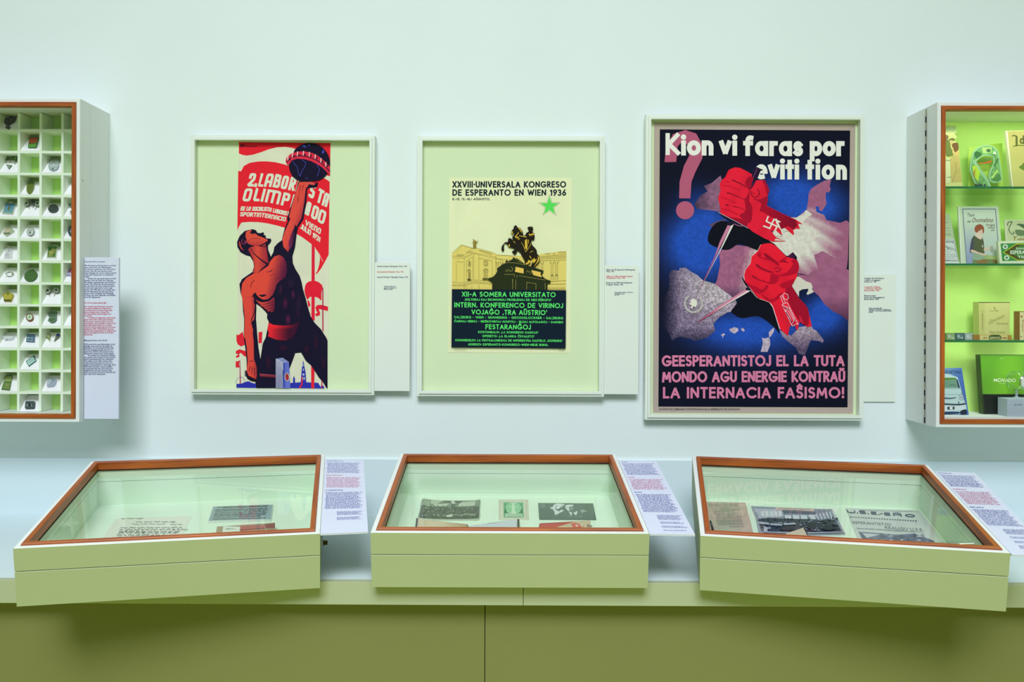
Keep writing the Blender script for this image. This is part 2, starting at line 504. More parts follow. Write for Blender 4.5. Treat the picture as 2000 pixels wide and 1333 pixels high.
class Art:
    """flat artwork in real units on a plane; coordinates are read off the photograph through a crop (x0, y0, scale)"""
    DZ = 3e-5

    def __init__(s, O, A, B):
        s.mw = frame_mat(O, A, B)
        s.inv = s.mw.inverted()
        s.O = Vector(O)
        s.N = s.mw.to_3x3() @ Vector((0, 0, 1))
        s.v, s.f, s.c = [], [], []
        s.z = 0.0
        s.crop = (0, 0, 1)
        s.rng = random.Random(7)

    def at(s, x, y, w, h, n):            # use a zoomed crop: origin, source width and its shown width
        s.crop = (x, y, w / n)
        return s

    def loc(s, p):
        x0, y0, k = s.crop
        q = s.inv @ on(x0 + p[0] * k, y0 + p[1] * k, s.O, s.N)
        return q.x, q.y

    def up(s):
        s.z += s.DZ
        return s

    def _put(s, pts, tris, cols):
        b = len(s.v)
        for p, c in zip(pts, cols):
            x, y = s.loc(p)
            s.v.append((x, y, s.z))
            s.c.append(c)
        s.f += [tuple(i + b for i in t) for t in tris]

    def poly(s, pts, col, sm=False, step=None, jit=0):
        """fill; col is an sRGB triple or a function of the crop position; step adds inner points for gradients"""
        if sm:
            pts = smooth(pts)
        s.up()
        n = len(pts)
        inner = []
        if step:
            xs, ys = [p[0] for p in pts], [p[1] for p in pts]
            y = min(ys) + step / 2
            r = 0
            while y < max(ys):
                x = min(xs) + step * (0.5 if r % 2 else 1.0)
                while x < max(xs):
                    inner.append((x + s.rng.uniform(-.2, .2) * step, y + s.rng.uniform(-.2, .2) * step))
                    x += step
                y += step * .87
                r += 1
        v, e, f, *_ = delaunay_2d_cdt([Vector(p) for p in list(pts) + inner], [], [list(range(n))], 1, 1e-6)
        v = [tuple(p) for p in v]
        cols = []
        for p in v:
            c = col(*p) if callable(col) else col
            if jit:
                j = 1 + s.rng.uniform(-jit, jit)
                c = tuple(max(0, min(255, q * j)) for q in c)
            cols.append(lin(c))
        s._put(v, f, cols)
        return s

    def rect(s, x0, y0, x1, y1, col):
        return s.poly([(x0, y0), (x1, y0), (x1, y1), (x0, y1)], col)

    def _quads(s, pts, w):
        pts = [np.array(p, float) for p in pts]
        if not callable(w):              # sharp corners: two strokes that overlap
            for i in range(1, len(pts) - 1):
                a, b = pts[i] - pts[i - 1], pts[i + 1] - pts[i]
                la, lb = np.linalg.norm(a), np.linalg.norm(b)
                if la > 1e-6 and lb > 1e-6 and a @ b / la / lb < -0.25:
                    v1, f1 = s._quads(pts[:i] + [pts[i] + a / la * w * .12], w)
                    v2, f2 = s._quads([pts[i] - b / lb * w * .12] + pts[i + 1:], w)
                    return v1 + v2, f1 + [tuple(j + len(v1) for j in q) for q in f2]
        pts = [p for i, p in enumerate(pts) if i == 0 or np.linalg.norm(p - pts[i - 1]) > 1e-6]
        if len(pts) < 2:
            return [], []
        closed = np.linalg.norm(pts[0] - pts[-1]) < 1e-4 and len(pts) > 3
        if closed:
            pts = pts[:-1]
        n = len(pts)
        L, R = [], []
        for i in range(n):
            a = pts[i - 1] if (i > 0 or closed) else None
            b = pts[(i + 1) % n] if (i < n - 1 or closed) else None
            d0 = None if a is None else (pts[i] - a) / np.linalg.norm(pts[i] - a)
            d1 = None if b is None else (b - pts[i]) / np.linalg.norm(b - pts[i])
            if d0 is None:
                nn, m = np.array([-d1[1], d1[0]]), 1
            elif d1 is None:
                nn, m = np.array([-d0[1], d0[0]]), 1
            else:
                t = d0 + d1
                lt = np.linalg.norm(t)
                if lt < 0.3:
                    nn, m = np.array([-d0[1], d0[0]]), 1
                else:
                    t = t / lt
                    nn = np.array([-t[1], t[0]])
                    m = 1 / max(0.3, nn @ np.array([-d0[1], d0[0]]))
                    m = m if m < 1.6 else 1.12
            wi = w(i / max(1, n - 1)) if callable(w) else w
            L.append(pts[i] + nn * wi / 2 * m)
            R.append(pts[i] - nn * wi / 2 * m)
        k = n if closed else n - 1
        return L + R, [(i, (i + 1) % n, n + (i + 1) % n, n + i) for i in range(k)]

    def _union(s, parts, col):
        V, F = [], []
        for v, f in parts:
            b = len(V)
            V += [Vector((float(p[0]), float(p[1]))) for p in v]
            for q in f:
                for j in range(1, len(q) - 1):
                    i0, i1, i2 = q[0], q[j], q[j + 1]
                    (ax, ay), (bx, by), (cx, cy) = v[i0], v[i1], v[i2]
                    ar = (bx - ax) * (cy - ay) - (by - ay) * (cx - ax)
                    if abs(ar) > 1e-6:
                        F.append([i0 + b, i1 + b, i2 + b] if ar > 0 else [i0 + b, i2 + b, i1 + b])
        if not F:
            return
        v, e, f, ov, oe, of = delaunay_2d_cdt(V, [], F, 0, 1e-5)
        keep = [tuple(t) for t, o in zip(f, of) if o]
        cc = lin(col)
        s._put([tuple(p) for p in v], keep, [cc] * len(v))

    def _stroke(s, pts, w, col):
        s._union([s._quads(pts, w)], col)

    def stroke(s, pts, w, col, sm=False):
        if sm and len(pts) > 2:
            q = [(2 * pts[0][0] - pts[1][0], 2 * pts[0][1] - pts[1][1])] + list(pts) + [(2 * pts[-1][0] - pts[-2][0], 2 * pts[-1][1] - pts[-2][1])]
            pts = smooth(q, 5)[5:5 * (len(pts)) + 1]
        s.up()
        s._stroke(pts, w, col)
        return s

    def text(s, txt, x0, x1, y0, y1, h, w, col, font=GEO, gap=.20, ranges=None, base=None, upv=None, dot=None):
        """letters as strokes between x0 and x1; baseline from y0 to y1 or the polyline base; upv = direction of the stems"""
        s.up()
        half = w / 2 / h
        adv, pos = 0, []
        for ch in txt:
            gw = font.get(ch, font['-'])[0]
            pos.append((adv, gw))
            adv += gw + gap + w / h * .9
        tot = adv - gap - w / h * .9
        sx = (x1 - x0 - w) / tot

        def bl(x):
            if base is None:
                return y0 + (y1 - y0) * (x - x0) / (x1 - x0)
            xs = [p[0] for p in base]
            return float(np.interp(x, xs, [p[1] for p in base]))
        ux, uy = (0, -h) if upv is None else upv
        for i, ch in enumerate(txt):
            gw, st = font.get(ch, font['-'])
            if ranges:
                a, b = ranges[i]
                a, k = a + w / 2, (b - a - w) / max(gw, .03)
            else:
                a, k = x0 + w / 2 + pos[i][0] * sx, sx
            parts = []
            for pl in st:
                if pl == 'dot':
                    c = (a + .01 * k, bl(a) + uy * .90)
                    parts.append((ell(c[0], c[1], w * .57, w * .57, n=16), [tuple(range(16))]))
                    continue
                q = []
                for gx, gy in pl:
                    X = a + gx * k
                    f = half + gy * (1 - 2 * half)
                    q.append((X + ux * f, bl(X) + uy * f))
                d0 = np.array(q[0]) - np.array(q[1])
                if np.linalg.norm(np.array(q[0]) - np.array(q[-1])) > 1e-3:      # square ends
                    for idx, nb in ((0, 1), (-1, -2)):
                        d = np.array(q[idx], float) - np.array(q[nb], float)
                        ln = np.linalg.norm(d)
                        if ln > 1e-6:
                            q[idx] = tuple(np.array(q[idx]) + d / ln * w / 2)
                parts.append(s._quads(q, w * .62 if ch == 'e' and pl is st[0] else w))
            s._union(parts, col)
        return s

    def greek(s, x0, x1, y, h, col, seed=0, skew=0.0, dens=.62, dy=0.0):
        """one line of print too small to read: letter-sized marks in word groups"""
        r = random.Random(seed)
        s.up()
        x = x0
        c = lin(col)
        while x < x1:
            for _ in range(r.randint(2, 9)):
                wl = h * r.uniform(.42, .7)
                if x + wl > x1:
                    break
                hh = h * r.choice((.62, .62, .66, 1.0, .62, .95))
                yy = y + dy * (x - x0) / max(1, x1 - x0) + (h * .25 if r.random() < .1 else 0)
                s._put([(x, yy), (x + wl * dens, yy), (x + wl * dens + skew, yy - hh), (x + skew, yy - hh)], [(0, 1, 2, 3)], [c] * 4)
                if hh < h * .7 and r.random() < .6:
                    s._put([(x, yy), (x + wl, yy), (x + wl, yy - h * .16), (x, yy - h * .16)], [(0, 1, 2, 3)], [c] * 4)
                x += wl * 1.05
            x += h * .45
        return s

    def bf(s, txt, x, y, h, col, x1=None, off=0.0, upv=None, dirv=None):
        """a line of type in the built-in face: start (x, y) on the baseline, height h in crop units, fitted to x1"""
        me = font_mesh(txt, off)
        if not me[0]:
            return s
        s.up()
        wmax = max(p[0] for p in me[0])
        k = h / .73
        kx = (x1 - x) / wmax if x1 else k
        dx, dy = dirv or (1, 0)
        ux, uy = upv or (0, -1)
        cc = lin(col)
        s._put([(x + p[0] * kx * dx + p[1] * k * ux, y + p[0] * kx * dy + p[1] * k * uy) for p in me[0]], me[1], [cc] * len(me[0]))
        return s

    def build(s, name, mat='print', parent=None, sheet=None, back=(225, 222, 205), thick=0.0006):
        """sheet = outline (crop coordinates) of the paper itself, given a thickness under the ink"""
        me = bpy.data.meshes.new(name)
        v, f, c = list(s.v), list(s.f), list(s.c)
        if sheet:
            pts = [s.loc(p) for p in sheet]
            n = len(pts)
            b = len(v)
            for z in (0.0, -thick):
                v += [(x, y, z) for x, y in pts]
                c += [lin(back)] * n
            f += [tuple(b + i for i in t) for t in tri(pts)]
            f += [tuple(b + n + i for i in t[::-1]) for t in tri(pts)]
            f += [(b + i, b + (i + 1) % n, b + n + (i + 1) % n, b + n + i) for i in range(n)]
        me.from_pydata(v, [], f)
        at_ = me.color_attributes.new('ink', 'FLOAT_COLOR', 'POINT')
        at_.data.foreach_set('color', [q for col in c for q in (*col, 1.0)])
        return link(name, me, mat, parent, s.mw)


_fm = {}


def font_mesh(txt, off):
    key = (txt, off)
    if key not in _fm:
        cu = bpy.data.curves.new('line', 'FONT')
        cu.body = txt
        cu.resolution_u = 2
        cu.offset = off
        ob = bpy.data.objects.new('line', cu)
        COL.objects.link(ob)
        dg = bpy.context.evaluated_depsgraph_get()
        me = bpy.data.meshes.new_from_object(ob.evaluated_get(dg))
        _fm[key] = ([tuple(v.co)[:2] for v in me.vertices], [tuple(p.vertices) for p in me.polygons])
        bpy.data.objects.remove(ob)
        bpy.data.curves.remove(cu)
        bpy.data.meshes.remove(me)
    return _fm[key]


# ------------------------------------------------------------------ the room
def wpt(o, k=1):
    return o


r = MB().box(-4.2, 4.2, 0.0, 0.12, 0.0, 5.0).build('wall_back', 'wall')
tag(r, None, None, None, 'structure')
r = MB().box(-4.2, 4.2, -6.0, 0.12, -0.1, 0.0).build('floor', 'floor')
tag(r, None, None, None, 'structure')

# ------------------------------------------------------------------ the long display bench
ZB, TB, LIP, ZU = 0.7430, 0.635, 0.0534, 0.9150
ben = empty('display_bench', Matrix.Translation((0, 0, 0)), 'long pale built-in bench under the three glass-topped desk cases', 'bench')
MB().box(-3.6, 3.6, -TB + 0.018, -0.010, ZB - LIP + 0.004, ZB).build('worktop', 'bench', ben)
sx = at(1022, 1160, TB).x
for a, b in ((-3.6, sx - 0.0006), (sx + 0.0006, 3.6)):
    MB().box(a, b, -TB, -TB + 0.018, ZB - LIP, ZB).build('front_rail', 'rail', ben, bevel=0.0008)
MB().box(-3.6, 3.6, -0.010, 0.0, ZB - 0.02, ZU).build('upstand', 'bench', ben)
px_ = at(947, 1260, TB - 0.05).x
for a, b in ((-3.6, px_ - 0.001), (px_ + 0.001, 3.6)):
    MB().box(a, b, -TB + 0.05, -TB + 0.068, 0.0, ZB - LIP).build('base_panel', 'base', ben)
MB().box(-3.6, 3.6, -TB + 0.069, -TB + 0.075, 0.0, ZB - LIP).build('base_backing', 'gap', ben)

# ------------------------------------------------------------------ three desk cases and their text boards
CW, CL, CH = 0.63074, 0.54127, 0.13221
LID = 0.0795                              # height of the joint between tray and lid
CASES = [(-0.77783, -0.47287, 0.78430, 0.19887, 0.16005), (0.01639, -0.40208, 0.78555, 0.00289, 0.15735), (0.81145, -0.47479, 0.78430, -0.19719, 0.16018)]
CLAB = ['pale desk case turned inward, with a handwritten letter under its glass', 'pale desk case set square under the middle poster, holding two dark photographs',
        'pale desk case turned inward, with a newspaper headed U.S.E.-EHO under its glass']
desk = []
for k, (cx, cy, cz, yaw, ti) in enumerate(CASES):
    a = Vector((math.cos(yaw), math.sin(yaw), 0))
    b = Vector((-math.sin(yaw) * math.cos(ti), math.cos(yaw) * math.cos(ti), math.sin(ti)))
    mw = frame_mat((cx, cy, cz), a, b)
    e = empty('desk_case', mw, CLAB[k], 'display case', 'desk cases on the bench')
    W2, L2 = CW / 2, CL / 2
    wt = 0.020
    tr = MB()
    tr.ring([(0, 0), (wt, 0), (wt, LID - 0.0012), (0.001, LID - 0.0012), (0, LID - 0.0022)], -W2, W2, -L2, L2)
    tr.box(-W2 + wt, W2 - wt, -L2 + wt, L2 - wt, 0.0, 0.011)
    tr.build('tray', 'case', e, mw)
    MB().box(-W2 + wt, W2 - wt, -L2 + wt, L2 - wt, 0.011, 0.0122).ring([(wt, 0.0123), (wt + 0.0008, 0.0123), (wt + 0.0008, LID), (wt, LID)], -W2, W2, -L2, L2).ring([(wt, LID + 0.0012), (wt + 0.0008, LID + 0.0012), (wt + 0.0008, CH - 0.0212), (wt, CH - 0.0212)], -W2, W2, -L2, L2).build('case_lining', 'baize', e, mw)
    ld = MB().ring([(0, LID + 0.0008), (wt, LID + 0.0008), (wt, CH - 0.0175), (0.0105, CH - 0.0175), (0.0105, CH - 0.0009), (0, CH - 0.0009)], -W2, W2, -L2, L2)
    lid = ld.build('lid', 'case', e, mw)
    MB().ring([(0.0002, CH - 0.0008), (0.0105, CH - 0.0008), (0.0105, CH), (0.0010, CH)], -W2, W2, -L2, L2).build('lit_rim', 'white', lid, mw)  # lit top of the lid, painted lighter than its shade-toned sides
    MB().ring([(0.0112, CH - 0.017), (0.0230, CH - 0.017), (0.0230, CH + 0.0030), (0.0218, CH + 0.0042), (0.0124, CH + 0.0042), (0.0112, CH + 0.0030)],
              -W2, W2, -L2, L2, 0, 1).build('wood_frame', ['woodx', 'woody'], lid, mw)
    MB().ring([(0.0200, CH - 0.0205), (0.0240, CH - 0.0205), (0.0240, CH - 0.0172), (0.0200, CH - 0.0172)], -W2, W2, -L2, L2).build('gasket', 'seal', lid, mw)
    MB().box(-W2 + 0.0243, W2 - 0.0243, -L2 + 0.0243, L2 - 0.0243, CH - 0.0205, CH - 0.0178).build('glass_pane', 'glass', lid, mw)
    if k == 0:
        q = mw.inverted() @ on(631, 1061, Vector((cx, cy, cz)) + a * W2, a)
        MB().lathe([(0.0075, 0), (0.0075, 0.0025), (0.0058, 0.003), (0.0058, 0.0105), (0.0050, 0.0118)], (W2, q.y, q.z), (1, 0, 0), 20).build('lock_knob', 'brass', lid, mw)
    # rear feet carry the back of the tilted tray; the front rests on the bench edge
    for sx_ in (-1, 1):
        x0, x1 = (sx_ * (W2 - 0.07), sx_ * (W2 - 0.03))
        pts = []
        for (x, y) in ((min(x0, x1), L2 - 0.12), (max(x0, x1), L2 - 0.12), (max(x0, x1), L2 - 0.08), (min(x0, x1), L2 - 0.08)):
            t = mw @ Vector((x, y, 0))
            pts.append((t, Vector((t.x, t.y, ZB + 0.0003))))
        inv = mw.inverted()
        MB().hexa([inv @ p[1] for p in pts] + [inv @ p[0] for p in pts]).build('foot', 'white', e, mw)
    desk.append((e, mw, Vector((cx, cy, cz)), a, b, mw.to_3x3() @ Vector((0, 0, 1))))


def desk_art(k, h=0.0125):
    e, mw, o, a, b, c = desk[k]
    return Art(o + c * h, a, b)


BLUE, RED, NAVY = (92, 96, 168), (206, 116, 150), (26, 34, 92)
CARDS = [([(627.6, 897.6), (710, 899), (719, 1039), (626.2, 1043)], 'white text board beside the desk case with the letter'),
         ([(1206, 900), (1281, 900), (1357.6, 1044.7), (1268.8, 1043)], 'white text board beside the desk case set square'),
         ([(1823.5, 921), (1903.7, 924), (2062, 1087), (1974.2, 1083.5)], 'white text board beside the desk case with the newspaper')]
for k, (q, lab) in enumerate(CARDS):
    A = desk_art(k, CH - 0.0005)
    e, mw, o, a, b, c = desk[k]
    P = [A.loc(p) for p in q]
    x0 = CW / 2 + 0.0006
    P[0], P[3] = (x0, P[0][1]), (x0, P[3][1])
    # the printing follows the board: board coordinates 0..100 across, 0..200 down
    t = Art(A.O, a, b)

    def bl(u, v, P=P):
        u, v = u / 100, v / 200
        p = [(1 - u) * (1 - v) * P[0][i] + u * (1 - v) * P[1][i] + u * v * P[2][i] + (1 - u) * v * P[3][i] for i in (0, 1)]
        return p[0], p[1]
    t.loc = lambda p, f=bl: f(p[0], p[1])
    root = empty('text_board', A.mw, lab, 'sign', 'text boards beside the desk cases')
    brd = MB().prism([bl(u, v) for u, v in ((0, 200), (100, 200), (100, 0), (0, 0))], -0.0045, -0.0002).build('board', 'panel', root, A.mw)
    sd = 100 * k
    nl = ((11, 10, 14), (12, 10, 15), (11, 11, 12))[k]
    y = 6
    for blk in range(3):
        col = (BLUE, RED, BLUE)[blk]
        t.greek(6, (48, 25, 40)[k], y, 2.6, col, sd + blk)
        y += 6.2
        for i in range(nl[blk]):
            t.greek(8 if i % 6 else 6, 92 - (i * 7) % 11, y, 2.6, col, sd + 10 + blk * 30 + i, dens=.45)
            y += 3.15
        y += 6
    y = max(y, 138)
    for i, g in enumerate((0, 0, 0, 0, 1, 0, 0) if k == 0 else (0, 0, 0, 0, 0, 1, 0, 1, 0, 1, 0, 0, 1, 0, 0)):
        y += 4.5 if g else 0
        t.greek(34, 92 - (i * 5) % 13, y, 1.9, BLUE, sd + 90 + i, dens=.45)
        y += 2.3
        if y > 193:
            break
    t.build('printed_text', 'print', root)


# ------------------------------------------------------------------ three framed posters
FR = [(-0.96745, -0.39782, 1.11762, 1.91825), (-0.26551, 0.31154, 1.11533, 1.91817), (0.43824, 1.11121, 1.04444, 1.98598)]
FLAB = ['pale frame with a tall red poster of a bare-chested man raising a globe', 'pale frame with a cream congress poster of a rider statue and a green star', 'largest pale frame, with a dark poster of two red fists holding daggers']
WALLN = ((1, 0, 0), (0, 0, 1))
frames = []
for k, (x0, x1, z0, z1) in enumerate(FR):
    mw = frame_mat((0, 0, 0), *WALLN)           # local x = world x, y = world z, z = towards the room
    e = empty('framed_poster', mw, FLAB[k], 'poster', 'framed posters on the wall')
    gap0 = 0.0 if k < 2 else 0.0085
    o, dpt = (0.0062, 0.035)
    MB().ring([(-0.0006, gap0), (-0.0006, 0.027), (0.0, 0.030), (o + 0.0004, 0.030), (o + 0.0012, 0.0345), (0.0150, 0.0345), (0.0156, 0.034), (0.0156, 0.016), (0.008, 0.016), (0.008, gap0)],
              x0, x1, z0, z1).build('frame', 'frame', e, mw)
    MB().box(x0 + 0.0085, x1 - 0.0085, z0 + 0.0085, z1 - 0.0085, 0.0095, 0.0130).build('mat_board', 'mat1', e, mw)
    MB().box(x0 + 0.0160, x1 - 0.0160, z0 + 0.0160, z1 - 0.0160, 0.0185, 0.0205).build('picture_glass', 'pglass', e, mw)
    frames.append((e, mw))

PO = Vector((0, -0.0137, 0))
INK = (22, 16, 44)
CREAM = (226, 224, 198)

# ---- poster one: workers' olympiad
p = Art(PO, *WALLN)
a = lambda: p.at(455, 270, 200, 220, 1212)
b = lambda: p.at(455, 440, 200, 220, 1212)
c = lambda: p.at(455, 580, 200, 190, 1403)
AB = lambda pts: [(x, y + 1030.3) for x, y in pts]                                   # B crop -> A crop
CA = lambda pts: [(x * .8639, y * .8639 + 1878.8) for x, y in pts]                   # C crop -> A crop
a()
SHEET1 = [(70, 48), (1155, 58), (1121, 2967), (41, 2954)]
p.poly(SHEET1, CREAM, step=120, jit=.02)
RED1 = (238, 34, 50)
p.poly([(70, 48), (1155, 58), (1148, 452), (1110, 440), (900, 300), (765, 142), (740, 128), (700, 115), (620, 103), (520, 108), (430, 130), (330, 168), (230, 198), (160, 207), (110, 198), (70, 180)], RED1)
p.poly([(62, 392), (80, 388), (95, 395), (130, 328), (200, 292), (300, 276), (400, 275), (500, 285), (600, 308), (670, 332), (900, 402), (1110, 490), (1145, 518)] + AB([(1133, 350), (1085, 440), (1040, 520), (1000, 570), (972, 586), (1000, 540), (1020, 470), (1030, 400), (1025, 360), (1000, 310), (965, 255), (932, 226), (830, 150), (760, 108)]) + [(610, 1060), (500, 1030), (400, 1008), (300, 995), (200, 992), (100, 1000), (70, 1050), (52, 1090)], RED1)
T1 = (226, 226, 206)
U = (42, -160)
p.text('2.LABORISTA', 0, 1, 0, 0, 152, 31, T1, DECO, base=[(160, 573), (460, 580), (720, 628), (890, 690), (1085, 815)], upv=U,
       ranges=[(160, 243), (252, 275), (290, 352), (362, 452), (466, 545), (556, 632), (648, 724), (738, 762), (886, 952), (978, 1046), (1046, 1112)])
p.text('OLIMPIADO', 0, 1, 0, 0, 152, 31, T1, DECO, base=[(105, 750), (300, 748), (470, 772), (700, 825), (870, 910), (1075, 1032)], upv=(40, -155),
       ranges=[(105, 203), (233, 308), (322, 356), (374, 540), (562, 648), (676, 706), (840, 898), (915, 990), (992, 1075)])
p.text('DE LA SOCIALISTA LABORISTA', 86, 690, 858, 925, 50, 11, T1, DECO, base=[(86, 858), (400, 865), (690, 930)], upv=(12, -50), gap=.14)
p.text('SPORTINTERNACIO', 80, 622, 928, 988, 52, 12, T1, DECO, base=[(80, 925), (350, 937), (622, 988)], upv=(12, -52), gap=.14)
p.text('VIENO', 850, 1035, 1030, 1142, 66, 14, T1, DECO, upv=(12, -66))
p.text('JULIO 1931', 796, 1030, 1068, 1236, 60, 12, T1, DECO, upv=(10, -60), gap=.14)
p.stroke([(80, 98), (105, 70), (95, 105), (130, 70), (120, 105), (150, 85), (160, 102), (185, 88), (200, 103), (225, 90), (240, 103), (285, 94)], 7, INK, True)
b()
p.poly([(932, 222), (968, 258), (968, 1130), (928, 1125)], (232, 30, 60))
p.poly([(850, 800), (852, 730), (870, 690), (910, 665), (970, 660), (1020, 680), (1060, 725), (1048, 800), (1045, 890), (1010, 862), (960, 848), (910, 852), (880, 880)], (236, 30, 56), True)
p.poly([(1125, 965), (1050, 945), (1000, 945), (975, 975), (985, 1010), (1000, 1035), (985, 1050), (968, 1050), (985, 1080), (1022, 1072), (1035, 1048), (1022, 1015), (1018, 992), (1050, 1000), (1125, 1018)], (236, 30, 56))
p.poly([(880, 880), (905, 905), (918, 950), (890, 975), (885, 1000), (925, 1060), (900, 1040)], (236, 30, 56))
p.poly([(1056, 740), (1070, 745), (1072, 1258), (1058, 1258)], (190, 36, 76))
p.stroke([(965, 262), (1020, 340), (1066, 432)], 5, (240, 210, 200))
c()
R2 = (234, 36, 52)
p.poly([(48, 520), (78, 525), (135, 478), (150, 560), (162, 660), (110, 682), (65, 650), (48, 600)], R2)
p.poly([(42, 742), (92, 720), (140, 735), (188, 748), (188, 826), (150, 810), (108, 768), (82, 788), (94, 818), (62, 836), (40, 828), (44, 808), (70, 800), (62, 780), (40, 782)], R2)
p.poly([(38, 888), (92, 876), (84, 920), (92, 970), (38, 968)], R2)
p.poly([(92, 870), (100, 870), (110, 1230), (94, 1230)], (170, 40, 90))
p.poly([(48, 1195), (120, 1190), (165, 1170), (210, 1158), (260, 1180), (300, 1192), (312, 1180), (322, 1250), (48, 1247)], (44, 50, 168))
for t in range(0, 190, 20):
    q = math.radians(t)
    p.poly(ell(105 - 62 * math.cos(q), 1180 - 78 * math.sin(q), 5, 7, n=6), (50, 60, 150))
p.poly([(785, 1182), (824, 1178), (824, 1122), (836, 1086), (850, 1122), (852, 1178), (928, 1172), (938, 1060), (945, 985), (955, 930), (964, 866), (974, 930), (985, 985), (998, 1050), (1004, 1172), (1168, 1180), (1205, 1240), (1210, 1205), (1250, 1230), (1250, 1257), (785, 1252)], (44, 50, 168))
for r_ in ((958, 930, 968, 950), (960, 985, 971, 1015), (950, 1100, 962, 1140), (972, 1100, 984, 1140)):
    p.rect(*r_, (200, 205, 215))
p.poly(ell(967, 1066, 16, 16), (190, 196, 220))
p.poly([(955, 1095), (955, 1190), (930, 1250), (905, 1250), (938, 1190), (940, 1100)], R2)
p.poly([(1072, 940), (1118, 1000), (1114, 1256), (1074, 1256)], R2)
p.poly([(1212, 1140), (1226, 1160), (1226, 1256), (1213, 1256)], (190, 36, 76))
# the figure: dark ink silhouette
a()
p.poly([(785, 512), (850, 505), (920, 510), (965, 540), (1005, 520), (1005, 560), (985, 585), (900, 590), (880, 602), (870, 760), (835, 960), (770, 1060), (755, 1140)] +
       AB([(735, 270), (705, 370), (710, 450), (740, 520), (790, 600), (815, 680), (830, 760), (860, 860), (890, 980), (920, 1080), (970, 1160), (1040, 1230), (1105, 1333)]) +
       CA([(1297, 600), (1297, 1256), (1280, 1250), (1230, 1165), (1180, 1110), (1075, 945), (1000, 880), (955, 800), (935, 765), (855, 772), (820, 870), (780, 975), (700, 1100), (600, 1252), (322, 1252), (310, 1165), (200, 1130), (190, 1100), (165, 1085), (162, 1020), (190, 1005), (188, 870), (170, 700), (150, 560), (155, 300), (140, 200), (128, 0)]) +
       AB([(125, 960), (118, 880), (90, 800), (78, 700), (108, 640), (180, 590), (232, 555), (250, 490), (240, 430), (205, 370), (150, 355), (90, 320), (55, 260), (50, 200), (80, 130), (140, 70), (230, 48), (272, 60), (292, 92), (330, 96), (355, 84), (370, 95), (362, 115), (392, 125), (385, 142), (402, 158), (448, 160), (456, 185), (440, 215), (415, 242), (418, 290), (450, 375), (480, 320), (490, 260), (530, 215), (580, 180), (592, 120)]) +
       [(612, 1075), (652, 980), (640, 955), (670, 860), (742, 640), (772, 520)], INK)
c()
p.poly([(322, 100), (380, 140), (440, 200), (472, 240), (466, 290), (492, 345), (450, 560), (410, 640), (378, 850), (352, 700), (332, 480), (318, 300), (324, 150)], CREAM)
p.poly([(352, 486), (402, 478), (396, 560), (398, 632), (352, 640)], R2)
p.stroke([(402, 478), (394, 690)], 6, (190, 60, 110))
OR = (232, 78, 66)
PU = (92, 24, 62)
a()
arm = lambda x, y: mixc(OR, (168, 46, 66), (x - (900 - .36 * (y - 500))) / 90)
p.poly([(785, 522), (860, 512), (885, 575), (862, 600), (846, 760), (812, 950), (752, 1050), (735, 1020), (715, 1120), (680, 1250), (655, 1350), (600, 1290), (585, 1200), (612, 1110), (680, 960), (665, 930), (690, 830), (745, 640)], arm, step=45)
p.poly([(860, 515), (930, 512), (972, 546), (960, 558), (900, 546), (882, 578)], (230, 84, 76))
for q in ([(800, 560), (790, 640), (778, 760)], [(835, 560), (815, 660)], [(770, 700), (768, 790)]):
    p.stroke(q, lambda t: 7 * (1 - t) + 1, (90, 22, 44), True)
b()
p.poly([(690, 110), (722, 40), (736, 110), (702, 250), (668, 292), (658, 210)], lambda x, y: mixc((128, 44, 84), (60, 20, 54), (x - 670) / 60), step=25)
face = lambda x, y: mixc((230, 80, 64), (190, 52, 58), (y - 170) / 80)
p.poly([(155, 80), (200, 58), (226, 60), (203, 90), (225, 106), (268, 100), (300, 128), (340, 140), (410, 172), (412, 186), (370, 215), (310, 245), (260, 250), (190, 225), (160, 200), (168, 180), (150, 140)], face, step=28)
p.poly([(180, 290), (205, 262), (270, 248), (330, 252), (392, 218), (402, 300), (424, 440), (372, 492), (330, 530), (312, 560), (240, 570), (255, 480), (238, 400), (210, 345)], lambda x, y: mixc((230, 78, 62), (150, 36, 54), abs(x - 290) / 130), step=30)
p.stroke([(212, 278), (255, 340), (320, 400), (405, 462)], lambda t: 5 + 14 * t, INK, True)
p.stroke([(175, 200), (215, 168), (270, 158), (330, 168)], 5, (120, 28, 40), True)
p.stroke([(385, 290), (380, 400)], 8, (190, 60, 70))
p.stroke([(330, 250), (385, 255), (395, 215)], 9, INK, True)
p.stroke(ell(130, 196, 26, 28, n=18, a0=-40, a1=250), 6, (178, 62, 110))
p.stroke([(130, 188), (152, 205), (146, 222)], 5, (178, 62, 110))
p.poly([(72, 190), (86, 200), (100, 255), (132, 306), (96, 280), (76, 240)], (196, 62, 60))
body = lambda x, y: mixc((234, 76, 60), PU, (x - 430 - .25 * (600 - y)) / 170)
p.poly([(112, 690), (160, 625), (250, 572), (310, 558), (420, 482), (442, 430), (492, 372), (550, 352), (600, 382), (636, 450), (640, 550), (620, 620), (560, 660), (520, 700), (500, 765), (470, 832), (420, 880), (360, 886), (300, 852), (265, 800), (208, 885), (185, 960), (192, 1010), (235, 890), (268, 960), (266, 1010), (250, 1120), (216, 1150), (240, 1240), (235, 1340), (135, 1340), (142, 1100), (122, 920), (98, 800)], body, step=34)
p.poly([(268, 880), (310, 905), (360, 915), (430, 900), (492, 850), (498, 940), (490, 1010), (470, 1032), (420, 1022), (380, 985), (330, 950)], lambda x, y: mixc((222, 74, 66), (120, 30, 60), (x - 360) / 140), step=30)
for i in range(4):
    y = 915 + i * 30
    p.stroke([(300 + 28 * i, y + 15), (380 + 14 * i, y + 22), (495, y - 12)], lambda t: 3 + 7 * t, (70, 18, 42), True)
